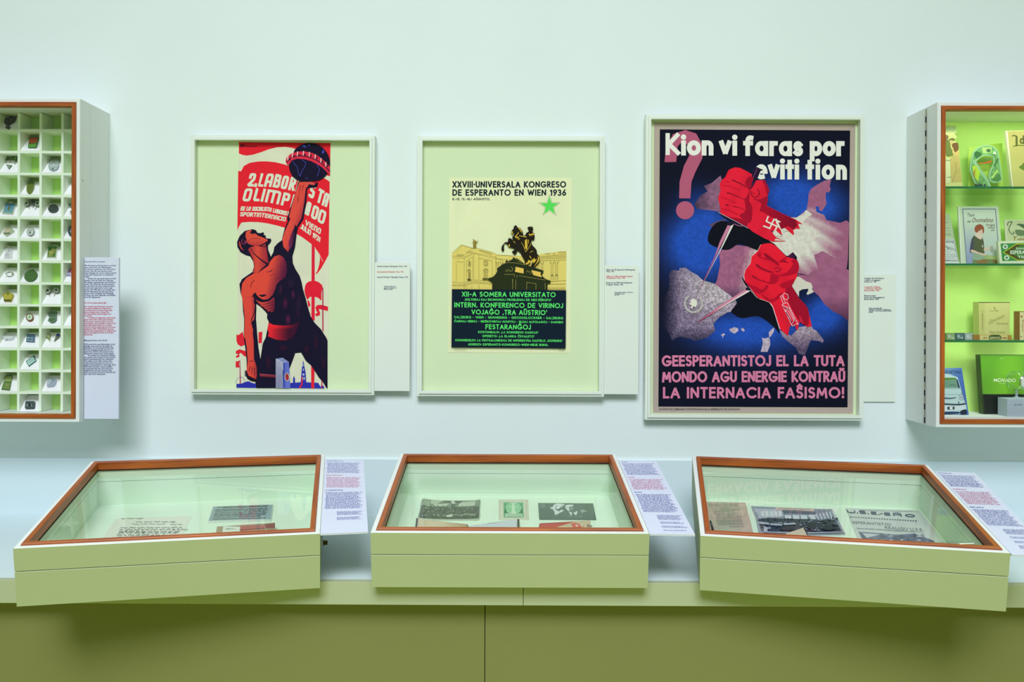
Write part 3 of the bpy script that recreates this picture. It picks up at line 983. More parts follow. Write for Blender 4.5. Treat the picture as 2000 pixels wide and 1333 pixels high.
p.poly([(308, 830), (350, 824), (398, 822), (380, 842), (345, 850)], INK, True)
p.stroke([(265, 800), (300, 850), (360, 884), (420, 878), (470, 834)], 6, INK, True)
p.stroke([(188, 1000), (186, 940), (212, 880), (262, 806)], lambda t: 4 + 12 * t, INK, True)
p.stroke([(215, 735), (222, 690), (258, 652)], 8, (130, 34, 40), True)
p.stroke([(300, 570), (330, 530), (370, 494)], 8, (120, 30, 44), True)
for q in ([(400, 560), (450, 545), (470, 520)], [(430, 605), (500, 575)], [(500, 640), (545, 608)], [(560, 500), (610, 470)]):
    p.stroke(q, lambda t: 4 + 6 * math.sin(3.1 * t), (110, 30, 58), True)
for (x, y, rx, ry, ro, col) in ((620, 930, 36, 84, 4, (84, 22, 60)), (655, 1115, 36, 70, 10, (98, 26, 66)), (715, 820, 22, 70, -12, (96, 28, 72)), (790, 860, 16, 60, -14, (70, 18, 58)),
                                (565, 760, 28, 90, 8, (58, 26, 52)), (690, 690, 50, 60, 0, (44, 26, 54)), (770, 1030, 40, 90, -20, (46, 20, 50)), (780, 940, 30, 90, -8, (48, 26, 56))):
    p.poly(ell(x, y, rx, ry, ro), lambda X, Y, x=x, y=y, rx=rx, ry=ry, col=col: mixc(col, INK, math.hypot((X - x) / rx, (Y - y) / ry) ** 1.5), step=18)
c()
p.poly([(492, 355), (560, 385), (700, 396), (830, 380), (925, 338), (880, 440), (842, 550), (720, 602), (600, 590), (482, 542), (496, 500), (476, 440)], lambda x, y: mixc((246, 38, 50), (62, 14, 44), (x - 540 - (60 if y < 430 else -30)) / 260), step=34)
fore = lambda x, y: mixc((232, 74, 62), (120, 32, 58), (x - 250 - .03 * y) / 80)
p.poly([(135, 0), (290, 0), (296, 200), (250, 335), (270, 480), (288, 600), (292, 850), (328, 960), (332, 1080), (320, 1130), (215, 1080), (190, 1010), (206, 880), (192, 700), (162, 500), (166, 300), (150, 150)], fore, step=40)
for q in ([(250, 330), (300, 200), (310, 60)],):
    p.stroke(q, 12, INK, True)
for q in ([(270, 960), (262, 1060)], [(295, 970), (300, 1080)], [(245, 950), (225, 1020)], [(230, 884), (290, 882)]):
    p.stroke(q, 8, (60, 16, 34))
p.poly([(200, 1100), (215, 1082), (318, 1132), (312, 1165), (240, 1150)], (26, 16, 34))
p.stroke([(170, 1010), (180, 1090)], 8, (120, 110, 130))
for (x, y, rx, ry, ro) in ((1140, 620, 34, 200, -16), (1010, 720, 40, 80, 0), (490, 900, 50, 130, -6), (1240, 900, 30, 120, -14), (690, 700, 90, 50, 0)):
    p.poly(ell(x, y, rx, ry, ro), lambda X, Y, x=x, y=y, rx=rx, ry=ry: mixc((58, 18, 42), INK, math.hypot((X - x) / rx, (Y - y) / ry)), step=26)
p.poly([(370, 1052), (592, 1072), (592, 1112), (372, 1092)], lambda x, y: mixc((170, 66, 80), (84, 26, 46), (y - 1060) / 50), step=25)
p.poly([(590, 850), (685, 908), (690, 1252), (590, 1250)], lambda x, y: mixc((182, 182, 206), (140, 140, 172), (y - 850) / 300), step=50, jit=.05)
p.poly([(590, 850), (682, 834), (770, 893), (690, 910)], (142, 148, 196))
p.poly([(690, 910), (770, 893), (786, 1252), (690, 1252)], lambda x, y: mixc((40, 56, 160), (104, 116, 204), (x - 690) / 40), step=25)
p.stroke([(590, 850), (685, 908), (690, 1000)], 5, (232, 230, 220))
p.poly(ell(745, 1100, 34, 56, -4), CREAM)
p.poly(ell(745, 1100, 26, 50, -4), (170, 48, 60))
# globe with its cogged band
a()
p.poly([(700, 250), (735, 140), (800, 88), (860, 66), (920, 61), (1010, 80), (1090, 140), (1140, 230), (1149, 320), (1112, 430), (1060, 480), (1000, 506), (880, 516), (775, 502), (700, 440), (668, 350), (672, 305)], INK, True)
p.poly([(625, 272), (640, 230), (690, 186), (770, 163), (850, 158), (940, 178), (1010, 213), (1080, 268), (1149, 340), (1149, 445), (1110, 400), (1060, 350), (1000, 312), (930, 276), (850, 252), (760, 246), (700, 266), (662, 322), (640, 310)], (226, 44, 72))
p.stroke([(640, 290), (690, 232), (770, 212), (850, 216), (940, 240), (1010, 272), (1080, 325), (1149, 398)], 12, (70, 16, 50), True)
for (x, y, r_) in ((652, 222, 40), (705, 188, 60), (765, 172, 75), (835, 166, 88), (905, 178, 100), (975, 206, 110), (1042, 250, 120), (1100, 298, 125)):
    q = math.radians(r_)
    p.stroke([(x, y + 42), (x + 3, y - 12)], 10, (244, 214, 210))
    p.stroke([(x + 20, y + 44), (x + 22, y + 20)], 16, INK)
for q in ([(710, 275), (740, 320), (765, 340), (780, 420), (800, 455), (820, 390), (850, 350), (868, 295), (820, 260)], [(1000, 305), (1005, 340), (1030, 370), (1015, 410), (1002, 455)], [(860, 470), (890, 482)]):
    p.stroke(q, 6, (70, 76, 170))
for (x, y, rx, ry) in ((850, 100, 26, 12), (1070, 165, 14, 26), (905, 88, 14, 8)):
    p.poly(ell(x, y, rx, ry, 20, n=10), (64, 70, 168))
a()
p.build('poster_print', 'print', frames[0][0], sheet=SHEET1, back=CREAM)

# ---- poster two: congress in Vienna
p = Art(PO, *WALLN)
d = lambda: p.at(810, 250, 450, 530, 1132)
e_ = lambda: p.at(870, 430, 250, 150, 2000)
f_ = lambda: p.at(870, 560, 250, 140, 2000)
d()
SHEET2 = [(171, 245), (770, 247), (766, 1107), (164, 1105)]
p.poly(SHEET2, (236, 238, 194), step=90, jit=.015)
DK = (24, 40, 48)
p.text('XXVIII·UNIVERSALA KONGRESO', 185, 744, 294, 294, 32, 6.6, DK)
p.text('DE ESPERANTO EN WIEN 1936', 185, 744, 334, 334, 32, 6.6, DK)
p.text('8.-15. (5.-18.) AŬGUSTO.', 185, 370, 356, 356, 11.5, 2.6, DK)
p.poly(star(662, 385, 56, .40), DK)
p.poly(star(662, 385, 52.5, .40), (238, 240, 200))
p.poly(star(662, 385, 47, .40), (92, 224, 92))
e_()
OC = (234, 212, 116)
LN = (92, 84, 44)
p.poly([(105, 512), (125, 505), (248, 386), (430, 440), (480, 436), (740, 506), (800, 540), (900, 546), (1050, 556), (1250, 560), (1450, 545), (1510, 528), (1890, 483), (1885, 1100), (100, 1088)], OC)
for q in ([(108, 512), (248, 386), (430, 440), (295, 550), (180, 540)], [(175, 505), (250, 398), (420, 445)], [(480, 436), (740, 506), (800, 545)], [(105, 560), (295, 580), (440, 512), (790, 580)], [(105, 590), (290, 602), (442, 524), (790, 606), (1000, 625)],
          [(296, 600), (294, 1080)], [(442, 520), (442, 930)], [(170, 650), (172, 960)], [(180, 650), (290, 662)], [(332, 640), (332, 955)], [(425, 575), (425, 930)], [(332, 640), (425, 575)], [(522, 540), (522, 930)], [(528, 600), (728, 640), (735, 900)],
          [(786, 560), (786, 850)], [(105, 970), (292, 985), (442, 935), (680, 955)], [(105, 1010), (292, 1010), (445, 962), (720, 985)], [(105, 1030), (292, 1030), (445, 985), (725, 1005)], [(412, 1020), (412, 1085)], [(522, 1010), (522, 1085)], [(325, 1030), (325, 1085)],
          [(800, 548), (1050, 560)], [(790, 600), (900, 628)], [(1480, 572), (1890, 540)], [(1475, 612), (1890, 590)], [(1475, 640), (1640, 632), (1890, 622)], [(1640, 965), (1885, 945)], [(1600, 1005), (1885, 1000)], [(1485, 590), (1890, 565)]):
    p.stroke(q, 3.4, LN)
for (x0, x1, y0, y1) in ((335, 430, 490, 515), (528, 735, 462, 520), (1560, 1640, 515, 545), (1680, 1720, 510, 535), (1765, 1885, 490, 525), (180, 285, 540, 560)):
    n = int((x1 - x0) / 9)
    for i in range(n):
        x = x0 + (x1 - x0) * i / n
        yy = y0 + ((y1 - y0) * i / n if x0 == 528 else 0)
        p.stroke([(x, yy), (x, yy + 26)], 2.4, LN)
for (x, y0, y1, w) in ((1665, 650, 950, 30), (1735, 645, 945, 30), (1510, 655, 800, 24), (1445, 660, 740, 24), (812, 650, 740, 24), (880, 650, 700, 24)):
    for s_ in (-1, 1):
        p.stroke([(x + s_ * w * .45, y0 + 30), (x + s_ * w * .45, y1 - 80 if y1 > 900 else y1)], 3.4, LN)
        p.stroke([(x + s_ * w * .45, y0 + 30), (x + s_ * w, y0)], 6, LN)
    if y1 > 900:
        p.stroke([(x - w * .6, y1), (x - w * .6, y1 - 80), (x + w * .6, y1 - 80), (x + w * .6, y1)], 4, LN)
        p.stroke([(x - w * .4, y1 - 90), (x + w * .4, y1 - 90)], 8, LN)
for (x0, y0, x1, y1) in ((362, 645, 390, 715), (604, 636, 660, 708), (362, 815, 388, 930), (604, 805, 655, 925)):
    p.stroke([(x0, y0), (x1, y0 + 5), (x1, y1), (x0, y1), (x0, y0)], 5, LN)
    p.stroke([((x0 + x1) / 2, y0), ((x0 + x1) / 2, y1)], 6, LN)
for (x, y, w) in ((370, 785, 25), (630, 775, 40)):
    p.stroke([(x - w, y + 15), (x, y - 15), (x + w, y + 15)], 8, LN)
for (x, y, w) in ((372, 935, 28), (630, 925, 50)):
    p.poly([(x - w, y - 14), (x + w, y - 10), (x + w, y + 8), (x - w, y + 6)], (60, 62, 30))
p.poly([(432, 440), (432, 405), (440, 370), (415, 345), (440, 350), (430, 295), (442, 300), (450, 330), (460, 308), (475, 325), (478, 345), (520, 318), (480, 370), (482, 430)], (150, 130, 52))
DB = (40, 48, 24)
p.poly([(730, 1092), (730, 978), (672, 942), (674, 910), (740, 892), (790, 842), (812, 790), (802, 760), (832, 740), (880, 700), (930, 675), (955, 615), (975, 650), (1050, 612), (1062, 575), (1085, 600), (1120, 600), (1190, 655), (1250, 700), (1380, 740), (1530, 792), (1532, 812), (1500, 868), (1560, 922), (1642, 952), (1640, 990), (1592, 1002), (1596, 1098)], DB)
HB = (36, 30, 18)
p.poly([(1062, 140), (1075, 92), (1092, 90), (1110, 82), (1116, 108), (1170, 132), (1205, 180), (1218, 245), (1242, 246), (1262, 205), (1302, 182), (1295, 150), (1278, 122), (1302, 106), (1362, 108), (1372, 150), (1356, 185), (1388, 215), (1394, 270), (1386, 318), (1336, 322), (1358, 400), (1400, 440), (1422, 470), (1432, 530), (1466, 570), (1474, 640), (1442, 690), (1392, 742), (1330, 738), (1350, 680), (1372, 640), (1360, 600), (1320, 640), (1330, 680), (1268, 712), (1238, 690), (1240, 640), (1205, 580), (1165, 510), (1122, 482), (1112, 520), (1085, 550), (1062, 530), (1035, 498), (1088, 462), (1050, 442), (990, 432), (962, 380), (930, 370), (912, 400), (918, 480), (892, 500), (874, 462), (880, 412), (930, 350), (975, 345), (980, 295), (1008, 282), (1050, 312), (1044, 270), (1062, 240), (1085, 212), (1062, 205), (1042, 238), (1024, 212), (1034, 170)], HB)
HI = (226, 188, 62)
for q in ([(1120, 112), (1165, 135), (1195, 185), (1190, 205), (1160, 155)], [(1030, 185), (1050, 175), (1052, 215), (1036, 225)], [(1075, 270), (1110, 235), (1150, 180), (1140, 215), (1100, 265)], [(1085, 262), (1140, 265), (1150, 282), (1100, 285)],
          [(1150, 244), (1270, 262), (1262, 275), (1150, 252)], [(1300, 215), (1330, 225), (1375, 205), (1385, 235), (1345, 240), (1300, 240), (1360, 262), (1310, 250)], [(1240, 320), (1270, 300), (1282, 400), (1275, 470), (1242, 440)], [(1285, 300), (1300, 320), (1298, 380), (1290, 350)],
          [(1310, 520), (1340, 490), (1380, 488), (1330, 505)], [(1245, 690), (1290, 650), (1290, 625), (1330, 640), (1320, 670), (1270, 700)], [(1350, 640), (1390, 590), (1395, 620), (1430, 610), (1380, 680)], [(1440, 560), (1460, 590), (1462, 640), (1420, 690), (1380, 735), (1432, 650), (1445, 610)],
          [(1310, 560), (1330, 570), (1345, 610), (1322, 590)], [(985, 385), (1005, 380), (1005, 420), (990, 420)], [(1060, 320), (1080, 345), (1095, 370), (1070, 350)], [(1120, 300), (1165, 292), (1150, 310)]):
    p.poly(q, HI)
p.stroke([(1185, 350), (1215, 400), (1255, 500), (1300, 440), (1340, 360)], 6, HI)
p.poly([(1096, 732), (1222, 760), (1220, 838), (1086, 812)], (234, 196, 92))
p.poly([(1342, 784), (1490, 818), (1484, 850), (1505, 896), (1376, 864), (1358, 830)], (234, 196, 92))
GL = (150, 140, 70)
for q in ([(918, 852), (1075, 852), (1078, 895)], [(1115, 860), (1120, 900)], [(1150, 872), (1560, 940)], [(1045, 925), (1048, 975)], [(1050, 920), (1050, 1085)], [(1098, 930), (1098, 1085)], [(1268, 1085), (1270, 975), (1415, 998), (1412, 1090)], [(1555, 985), (1558, 1092)],
          [(935, 780), (960, 810), (985, 770), (1010, 805), (1045, 790), (1050, 750), (1020, 735)], [(1260, 820), (1285, 790), (1300, 820), (1330, 805), (1340, 850)], [(880, 695), (960, 668), (1090, 672), (1250, 705)], [(1130, 640), (1180, 668)], [(1085, 610), (1140, 620)]):
    p.stroke(q, 7, GL)
p.greek(1600, 1880, 1068, 12, LN, 5)
p.greek(1610, 1865, 1090, 10, LN, 6)
f_()
p.poly([(103, 42), (1884, 60), (1876, 968), (95, 950)], (12, 30, 46))
GR = (96, 236, 112)
for (tx, x0, x1, y0, y1, h, w) in (("XII-A SOMERA UNIVERSITATO", 258, 1720, 158, 168, 78, 14), (",KULTURAJ KAJ EKONOMIAJ PROBLEMOJ DE MEZ-EŬROPO'", 300, 1656, 221, 230, 36, 7),
                                   ("INTERN. KONFERENCO DE VIRINOJ", 140, 1836, 325, 339, 78, 14), ("VOJAĜO ,TRA AŬSTRIO'", 408, 1588, 437, 447, 78, 14),
                                   ("SALZBURG - WIEN - SEMMERING - GROSSGLOCKNER - SALZBURG", 138, 1838, 497, 513, 38, 7), ("ĈARMAJ URBOJ - NEĜKOVRITAJ MONTOJ - BLUAJ ALPOLAGOJ - DANUBO", 138, 1838, 558, 575, 34, 7),
                                   ("FESTARANĜOJ", 626, 1334, 668, 673, 78, 14), ("KOSTUMBALO: ,LA KONGRESO DANCAS'", 512, 1450, 728, 737, 35, 7), ("OPERETO: ,LA BLANKA ĈEVALETO'", 576, 1390, 790, 798, 35, 7),
                                   ("KONGRESEJO: LA FESTSALONEGOJ DE IMPERIESTRA KASTELO ,HOFBURG'", 158, 1826, 855, 866, 35, 7), ("ADRESO: ESPERANTO-KONGRESO-WIEN-NEUE BURG.", 355, 1605, 920, 930, 35, 7)):
    p.text(tx, x0, x1, y0, y1, h, w, GR)
p.greek(140, 335, 990, 12, (60, 66, 60), 9)
p.stroke([(1770, 990), (1785, 975), (1790, 990), (1810, 978), (1825, 992), (1850, 988), (1835, 1004)], 4, DK, True)
d()
p.build('poster_print', 'print', frames[1][0], sheet=SHEET2, back=(236, 238, 194))

# ---- poster three: the two fists
p = Art(PO, *WALLN)
g_ = lambda: p.at(1250, 210, 510, 620, 1096)
h_ = lambda: p.at(1380, 300, 300, 200, 2000)
i_ = lambda: p.at(1380, 460, 300, 220, 1818)
j_ = lambda: p.at(1280, 460, 200, 240, 1111)
HI_ = lambda pts: [(x * .15 / .46533 + 130 / .46533, y * .15 / .46533 + 90 / .46533) for x, y in pts]     # H crop -> G crop
II_ = lambda pts: [(x * .16502 / .46533 + 130 / .46533, y * .16502 / .46533 + 250 / .46533) for x, y in pts]
JJ_ = lambda pts: [(x * .18002 / .46533 + 30 / .46533, y * .18002 / .46533 + 250 / .46533) for x, y in pts]
g_()
SHEET3 = [(59, 62), (904, 68), (894, 1286), (54, 1283)]
p.poly(SHEET3, (186, 168, 158), step=70, jit=.03)
NV = (8, 12, 34)
BL = (34, 80, 186)
BLOBS = [(270, 610, 150, 150, 1.0), (210, 560, 140, 110, .5), (650, 400, 150, 120, 1.0), (780, 420, 110, 90, .6), (600, 340, 120, 80, .35), (470, 950, 220, 100, .9), (330, 930, 160, 70, .4), (790, 850, 90, 90, .9), (300, 470, 110, 90, .45), (250, 380, 90, 60, .3), (700, 900, 140, 80, .5)]


def sea(x, y):
    t = sum(w * math.exp(-(((x - a) / rx) ** 2 + ((y - b_) / ry) ** 2)) for a, b_, rx, ry, w in BLOBS)
    return mixc(NV, BL, min(1, t))


p.poly([(83, 92), (882, 97), (871, 1260), (77, 1257)], sea, step=10, jit=.07)
MV = (166, 98, 132)
CRM = (226, 218, 208)
p.poly([(228, 408), (252, 372), (284, 352), (268, 330), (300, 318), (338, 286), (352, 330), (336, 380), (345, 440), (300, 432), (240, 426)], lambda x, y: mixc((142, 96, 126), (52, 40, 66), (300 - x) / 90), step=12, jit=.14)
p.poly([(290, 495), (320, 480), (360, 470), (350, 490), (310, 500)], (96, 74, 100), True)
den = HI_([(1330, 520), (1362, 460), (1450, 400), (1530, 355), (1622, 340), (1602, 430), (1618, 470), (1590, 512), (1556, 500), (1550, 580), (1562, 660), (1500, 752), (1468, 740), (1462, 690), (1420, 690), (1430, 762), (1530, 800), (1562, 868), (1740, 904), (1820, 870), (1855, 900)])
land = den + [(872, 640)] + II_([(1662, 380), (1560, 460), (1400, 450), (1200, 470), (1080, 450), (1090, 340), (1060, 262), (940, 240), (800, 100), (640, 40)]) + HI_([(800, 1150), (870, 1010), (1100, 832), (1180, 832), (1270, 760), (1300, 740), (1320, 640)])


def germany(x, y):
    cx, cy = 640, 560
    d_ = math.hypot((x - cx) / 170, (y - cy) / 130)
    a_ = math.sin(9 * math.atan2(y - 330, x - 420) * 6) * .12
    return mixc(CRM, MV, (d_ - .55 + a_) * 1.5)


p.poly(land, germany, step=9, jit=.05)
p.poly(HI_([(1280, 745), (1305, 738), (1378, 796), (1330, 820), (1250, 900), (1150, 850), (1200, 815), (1270, 800)]), CRM)
p.poly(II_([(1270, 232), (1320, 215), (1362, 186), (1400, 200), (1500, 262), (1600, 342), (1650, 388), (1686, 420), (1680, 1022), (1600, 952), (1500, 902), (1400, 820), (1330, 720), (1262, 660), (1250, 585), (1180, 540), (1100, 492), (1060, 455), (1120, 470), (1200, 470), (1240, 430), (1318, 402), (1300, 330)]), lambda x, y: mixc(MV, (70, 34, 66), (y - 790) / 130), step=16, jit=.06)
p.poly(II_([(1060, 485), (1100, 492), (1180, 545), (1232, 562), (1255, 602), (1250, 640), (1268, 672), (1195, 705), (1182, 690), (1205, 650), (1200, 632), (1130, 640), (1095, 662), (1092, 730), (1010, 600)]), (222, 212, 200))
p.poly(II_([(865, 1120), (1000, 1190), (1100, 1085), (1240, 1068), (1262, 1110), (1300, 1130), (1388, 1242), (1372, 1275), (1330, 1250), (1230, 1240), (1190, 1350), (1160, 1420), (1090, 1400), (1060, 1330), (980, 1270), (900, 1200)]), lambda x, y: mixc((170, 148, 166), (92, 74, 104), (y - 940) / 80), step=8, jit=.2)


def france(x, y):
    t = (x - (455 - .25 * (y - 560))) / 60 + math.sin((x + y) * .35) * .12
    return mixc(mixc(MV, CRM, t), (70, 50, 84), (y - 745) / 70)


p.poly(II_([(150, 222), (150, 195), (172, 180), (340, 112), (480, 130), (612, 180), (700, 300), (560, 560), (500, 645), (400, 720), (300, 720), (200, 650), (95, 582), (122, 540), (130, 498), (160, 350)]), france, step=9, jit=.08)
spain = lambda x, y: mixc(mixc((188, 172, 182), (132, 114, 142), (math.hypot(x - 330, y - 740) - 60) / 130), (20, 18, 44), max((170 - x) / 70, (y - 920) / 90))
p.poly(JJ_([(150, 430), (165, 395), (192, 374), (258, 386), (262, 356), (330, 350), (382, 392), (450, 430), (520, 490), (640, 525), (740, 598), (800, 640), (860, 690), (900, 760), (872, 822), (780, 836), (690, 892), (630, 960), (650, 1035), (560, 1112), (490, 1130), (430, 1146), (400, 1130), (262, 1100), (180, 1142), (148, 1062), (90, 1010), (72, 900), (90, 690), (152, 570)]), spain, step=5.5, jit=.26)
SH = (7, 9, 24)
p.poly(HI_([(230, 880), (540, 980), (870, 1172), (880, 1220), (690, 1262), (600, 1240), (430, 1180), (300, 1250), (190, 1245), (20, 1150), (70, 960)]), SH, True)
p.poly(II_([(620, 960), (420, 980), (330, 940), (290, 900), (340, 830), (400, 740), (510, 650), (560, 690), (742, 790), (865, 1150), (790, 1080)]), SH, True)
ISL = (196, 176, 196)
for q in (II_([(268, 1110), (300, 1100), (330, 1088), (372, 1100), (376, 1130), (350, 1150), (330, 1166), (300, 1150), (282, 1140)]), II_([(402, 1110), (432, 1096), (456, 1130), (430, 1142)]), II_([(168, 1180), (200, 1160), (220, 1172), (200, 1190), (192, 1216), (182, 1190)]),
          II_([(735, 1150), (770, 1110), (800, 1092), (796, 1140), (760, 1196), (742, 1210)]), II_([(655, 1210), (680, 1222), (735, 1208), (752, 1240), (752, 1300), (720, 1380), (640, 1380), (665, 1280)])):
    p.poly(q, ISL, step=7, jit=.12)
# the question mark and the headline
QM = (186, 92, 122)
p.poly([(103, 230), (108, 172), (138, 112), (190, 95), (236, 110), (262, 158), (262, 212), (232, 272), (216, 312), (211, 382), (164, 382), (166, 312), (184, 246), (206, 204), (203, 160), (178, 142), (158, 164), (152, 229)], QM)
p.poly(ell(189, 432, 38, 38), QM)
HW = (242, 238, 230)
p.text('K', 107, 168, 200, 200, 92, 18, HW, gap=.1)
p.text('ion', 172, 308, 202, 202, 86, 20, HW, gap=.19)
p.text('vi', 332, 408, 202, 203, 86, 20, HW, gap=.19)
p.text('faras', 436, 684, 204, 205, 86, 19, HW, gap=.19)
p.text('por', 712, 858, 205, 205, 86, 20, HW, gap=.19)
p.text('eviti', 482, 668, 302, 303, 86, 19, HW, gap=.22)
p.text('tion', 694, 868, 303, 304, 86, 19, HW, gap=.26)
PK = (222, 128, 164)
p.text('GEESPERANTISTOJ EL LA TUTA', 91, 858, 1088, 1087, 47, 9.5, PK, gap=.16)
p.text('MONDO AGU ENERGIE KONTRAŬ', 92, 861, 1155, 1153, 47, 9.5, PK, gap=.16)
p.text('LA INTERNACIA FAŜISMO!', 96, 857, 1222, 1222, 48, 9.5, PK, gap=.18)
p.bf('ELDONITA DE COMISSARIAT DE PROPAGANDA DE LA GENERALITAT DE CATALUNYA.', 80, 1271, 8, (28, 26, 36), x1=420, off=.01)
# first fist
RD, RS, RDK = (244, 30, 58), (172, 8, 44), (108, 4, 36)
h_()
p.poly([(640, 178), (662, 178), (712, 208), (688, 262), (640, 380), (560, 330), (600, 240)], (34, 16, 46))
p.stroke([(655, 200), (600, 330)], 14, (98, 50, 96))
FIST1 = [(300, 206), (370, 180), (440, 190), (540, 240), (592, 275), (568, 400), (566, 470), (640, 352), (752, 345), (800, 430), (816, 480), (792, 560), (778, 680), (1000, 790), (1160, 862), (1252, 922), (1190, 915), (1215, 985), (1160, 975), (1130, 1065), (1060, 1005), (1010, 965), (960, 980), (985, 1075), (900, 1000), (840, 1010), (900, 1090), (1030, 1145), (860, 1150), (760, 1110), (600, 1020), (520, 950), (180, 780), (175, 690), (148, 580), (182, 480), (168, 410), (190, 350), (240, 312), (280, 225)]


def fist1(x, y):
    return mixc(RD, (206, 14, 46), max(0, math.sin(x / 52 + y / 80)) * .3 + max(0, (x - 420) / 500) * .2)


p.poly(FIST1, fist1, step=40)
p.poly([(790, 690), (1000, 792), (1160, 866), (1180, 940), (1130, 990), (1060, 945), (975, 985), (900, 862), (740, 770), (700, 700)], lambda x, y: mixc((176, 6, 42), (140, 4, 38), (x - 800) / 300), step=40)
p.poly([(530, 320), (570, 300), (606, 330), (566, 470), (560, 560), (556, 620), (592, 700), (588, 850), (540, 905), (430, 810), (505, 742), (492, 600), (522, 560), (552, 466), (500, 400)], RS, True)
p.poly([(720, 350), (756, 345), (800, 430), (816, 482), (790, 560), (775, 500), (760, 420)], RS)
p.poly([(600, 590), (690, 600), (790, 560), (778, 690), (720, 760), (690, 740), (710, 650)], RS, True)
p.poly([(190, 790), (320, 830), (440, 850), (540, 905), (520, 950)], RS)
for q, w in (([(332, 345), (370, 362), (470, 410), (556, 466)], 16), ([(262, 518), (300, 520), (400, 560), (492, 605)], 14), ([(245, 668), (290, 678)], 18), ([(340, 688), (420, 705), (500, 738)], 9)):
    p.stroke(q, lambda t, w=w: w * (1 - .55 * t), RDK, True)
for q in ([(210, 420), (300, 430), (430, 480)], [(190, 575), (260, 590), (380, 650)], [(250, 372), (300, 375)], [(190, 720), (300, 745), (420, 800)]):
    p.stroke(q, 16, (216, 18, 50), True)
p.stroke(ell(632, 515, 52, 56, n=20, a0=-60, a1=210), 9, RDK)
p.stroke([(560, 470), (600, 430), (640, 352)], 9, RDK, True)
p.stroke([(600, 510), (618, 530)], 7, RDK)
WH = (238, 228, 218)
for q in ([(770, 882), (925, 955)], [(880, 850), (815, 985)], [(774, 890), (802, 815)], [(918, 945), (884, 1016)], [(872, 856), (958, 895)], [(822, 978), (736, 944)]):
    p.stroke(q, 19, WH)
p.poly([(905, 840), (930, 890), (975, 1010), (930, 960), (900, 900)], WH)
for q in ([(1000, 1010), (960, 985), (985, 1080)], [(1060, 1010), (1010, 968), (1000, 1020)], [(1150, 985), (1125, 1000), (1140, 1060)], [(900, 1110), (1020, 1140), (880, 1135)], [(860, 1030), (1000, 1090), (880, 1070)]):
    p.poly(q, CRM)
p.poly([(138, 765), (200, 788), (340, 868), (545, 985), (430, 950), (340, 905), (220, 830)], (24, 18, 44))
p.stroke([(150, 768), (350, 870), (540, 975)], 5, (226, 206, 214))
p.stroke([(350, 915), (420, 945), (470, 945)], 7, (200, 110, 150))
p.poly([(278, 885), (355, 905), (320, 1010), (250, 960)], (30, 20, 46))
g_()
tip1 = JJ_([(440, 665)])[0]
p.poly(HI_([(272, 935), (318, 945), (190, 1190)]) + [tip1] + HI_([(105, 1333), (170, 1150)]), lambda x, y: mixc((206, 128, 160), (140, 34, 84), (y - 600) / 120), step=30)
p.poly(HI_([(318, 940), (352, 925), (215, 1200)]) + [tip1] + HI_([(180, 1240)]), lambda x, y: mixc((236, 226, 222), (176, 88, 130), (y - 600) / 130), step=30)
# second fist
i_()
p.poly([(942, 258), (1020, 198), (1072, 266), (1045, 285), (960, 290)], (70, 22, 62))
p.poly([(1020, 198), (1072, 266), (1045, 285), (1030, 250)], (26, 14, 40))
FIST2 = [(640, 110), (700, 96), (756, 92), (825, 132), (942, 255), (992, 268), (1062, 290), (1092, 360), (1076, 432), (1062, 500), (1000, 602), (1090, 742), (1165, 820), (1205, 905), (1242, 1075), (1190, 1085), (1150, 1040), (1100, 1010), (1075, 1120), (1040, 1060), (985, 1070), (960, 1190), (870, 1112), (780, 832), (740, 790), (610, 745), (450, 545), (442, 470), (462, 402), (520, 330), (530, 252), (602, 190)]
p.stroke([FIST2[i] for i in range(23, 32)] + [FIST2[0]], 8, (240, 214, 214))
p.stroke([(740, 790), (782, 850), (865, 1110)], 9, (236, 206, 214))
p.poly(FIST2, lambda x, y: mixc((246, 26, 52), (214, 14, 46), max(0, math.sin(x / 60 - y / 70)) * .4), step=44)
p.poly([(1000, 602), (1090, 742), (1165, 820), (1205, 905), (1200, 1060), (1120, 1040), (1010, 880), (930, 660)], (170, 6, 42), True)
for q in ([(600, 215), (640, 205), (640, 255), (690, 270), (700, 215), (850, 330), (840, 360), (760, 310), (620, 262)], [(580, 335), (640, 390), (780, 430), (770, 450), (620, 400)], [(760, 460), (850, 480), (830, 560), (760, 580), (700, 560), (745, 540)],
          [(540, 475), (600, 510), (700, 545), (690, 560), (600, 530), (560, 505)], [(470, 560), (560, 600), (660, 640), (700, 590), (730, 600), (690, 660), (600, 690), (500, 600)], [(1000, 300), (1062, 290), (1092, 360), (1076, 432), (1000, 470), (850, 490), (860, 470), (940, 440), (990, 390), (1020, 340)],
          [(860, 580), (960, 540), (1040, 520), (1000, 602), (920, 630), (880, 610)], [(640, 690), (760, 760), (850, 700), (900, 680), (840, 760), (740, 790)], [(850, 310), (930, 262), (945, 275), (900, 320)]):
    p.poly(q, (192, 8, 44), True)
for q in ([(680, 215), (710, 245), (840, 335)], [(580, 340), (640, 380), (770, 440)], [(540, 480), (570, 500), (600, 505)], [(905, 305), (960, 325)]):
    p.stroke(q, lambda t: 14 * (1 - .6 * t), RDK, True)
p.stroke([(800, 395), (830, 380), (880, 400), (850, 430), (810, 425)], 6, RDK)
PW = (244, 190, 208)
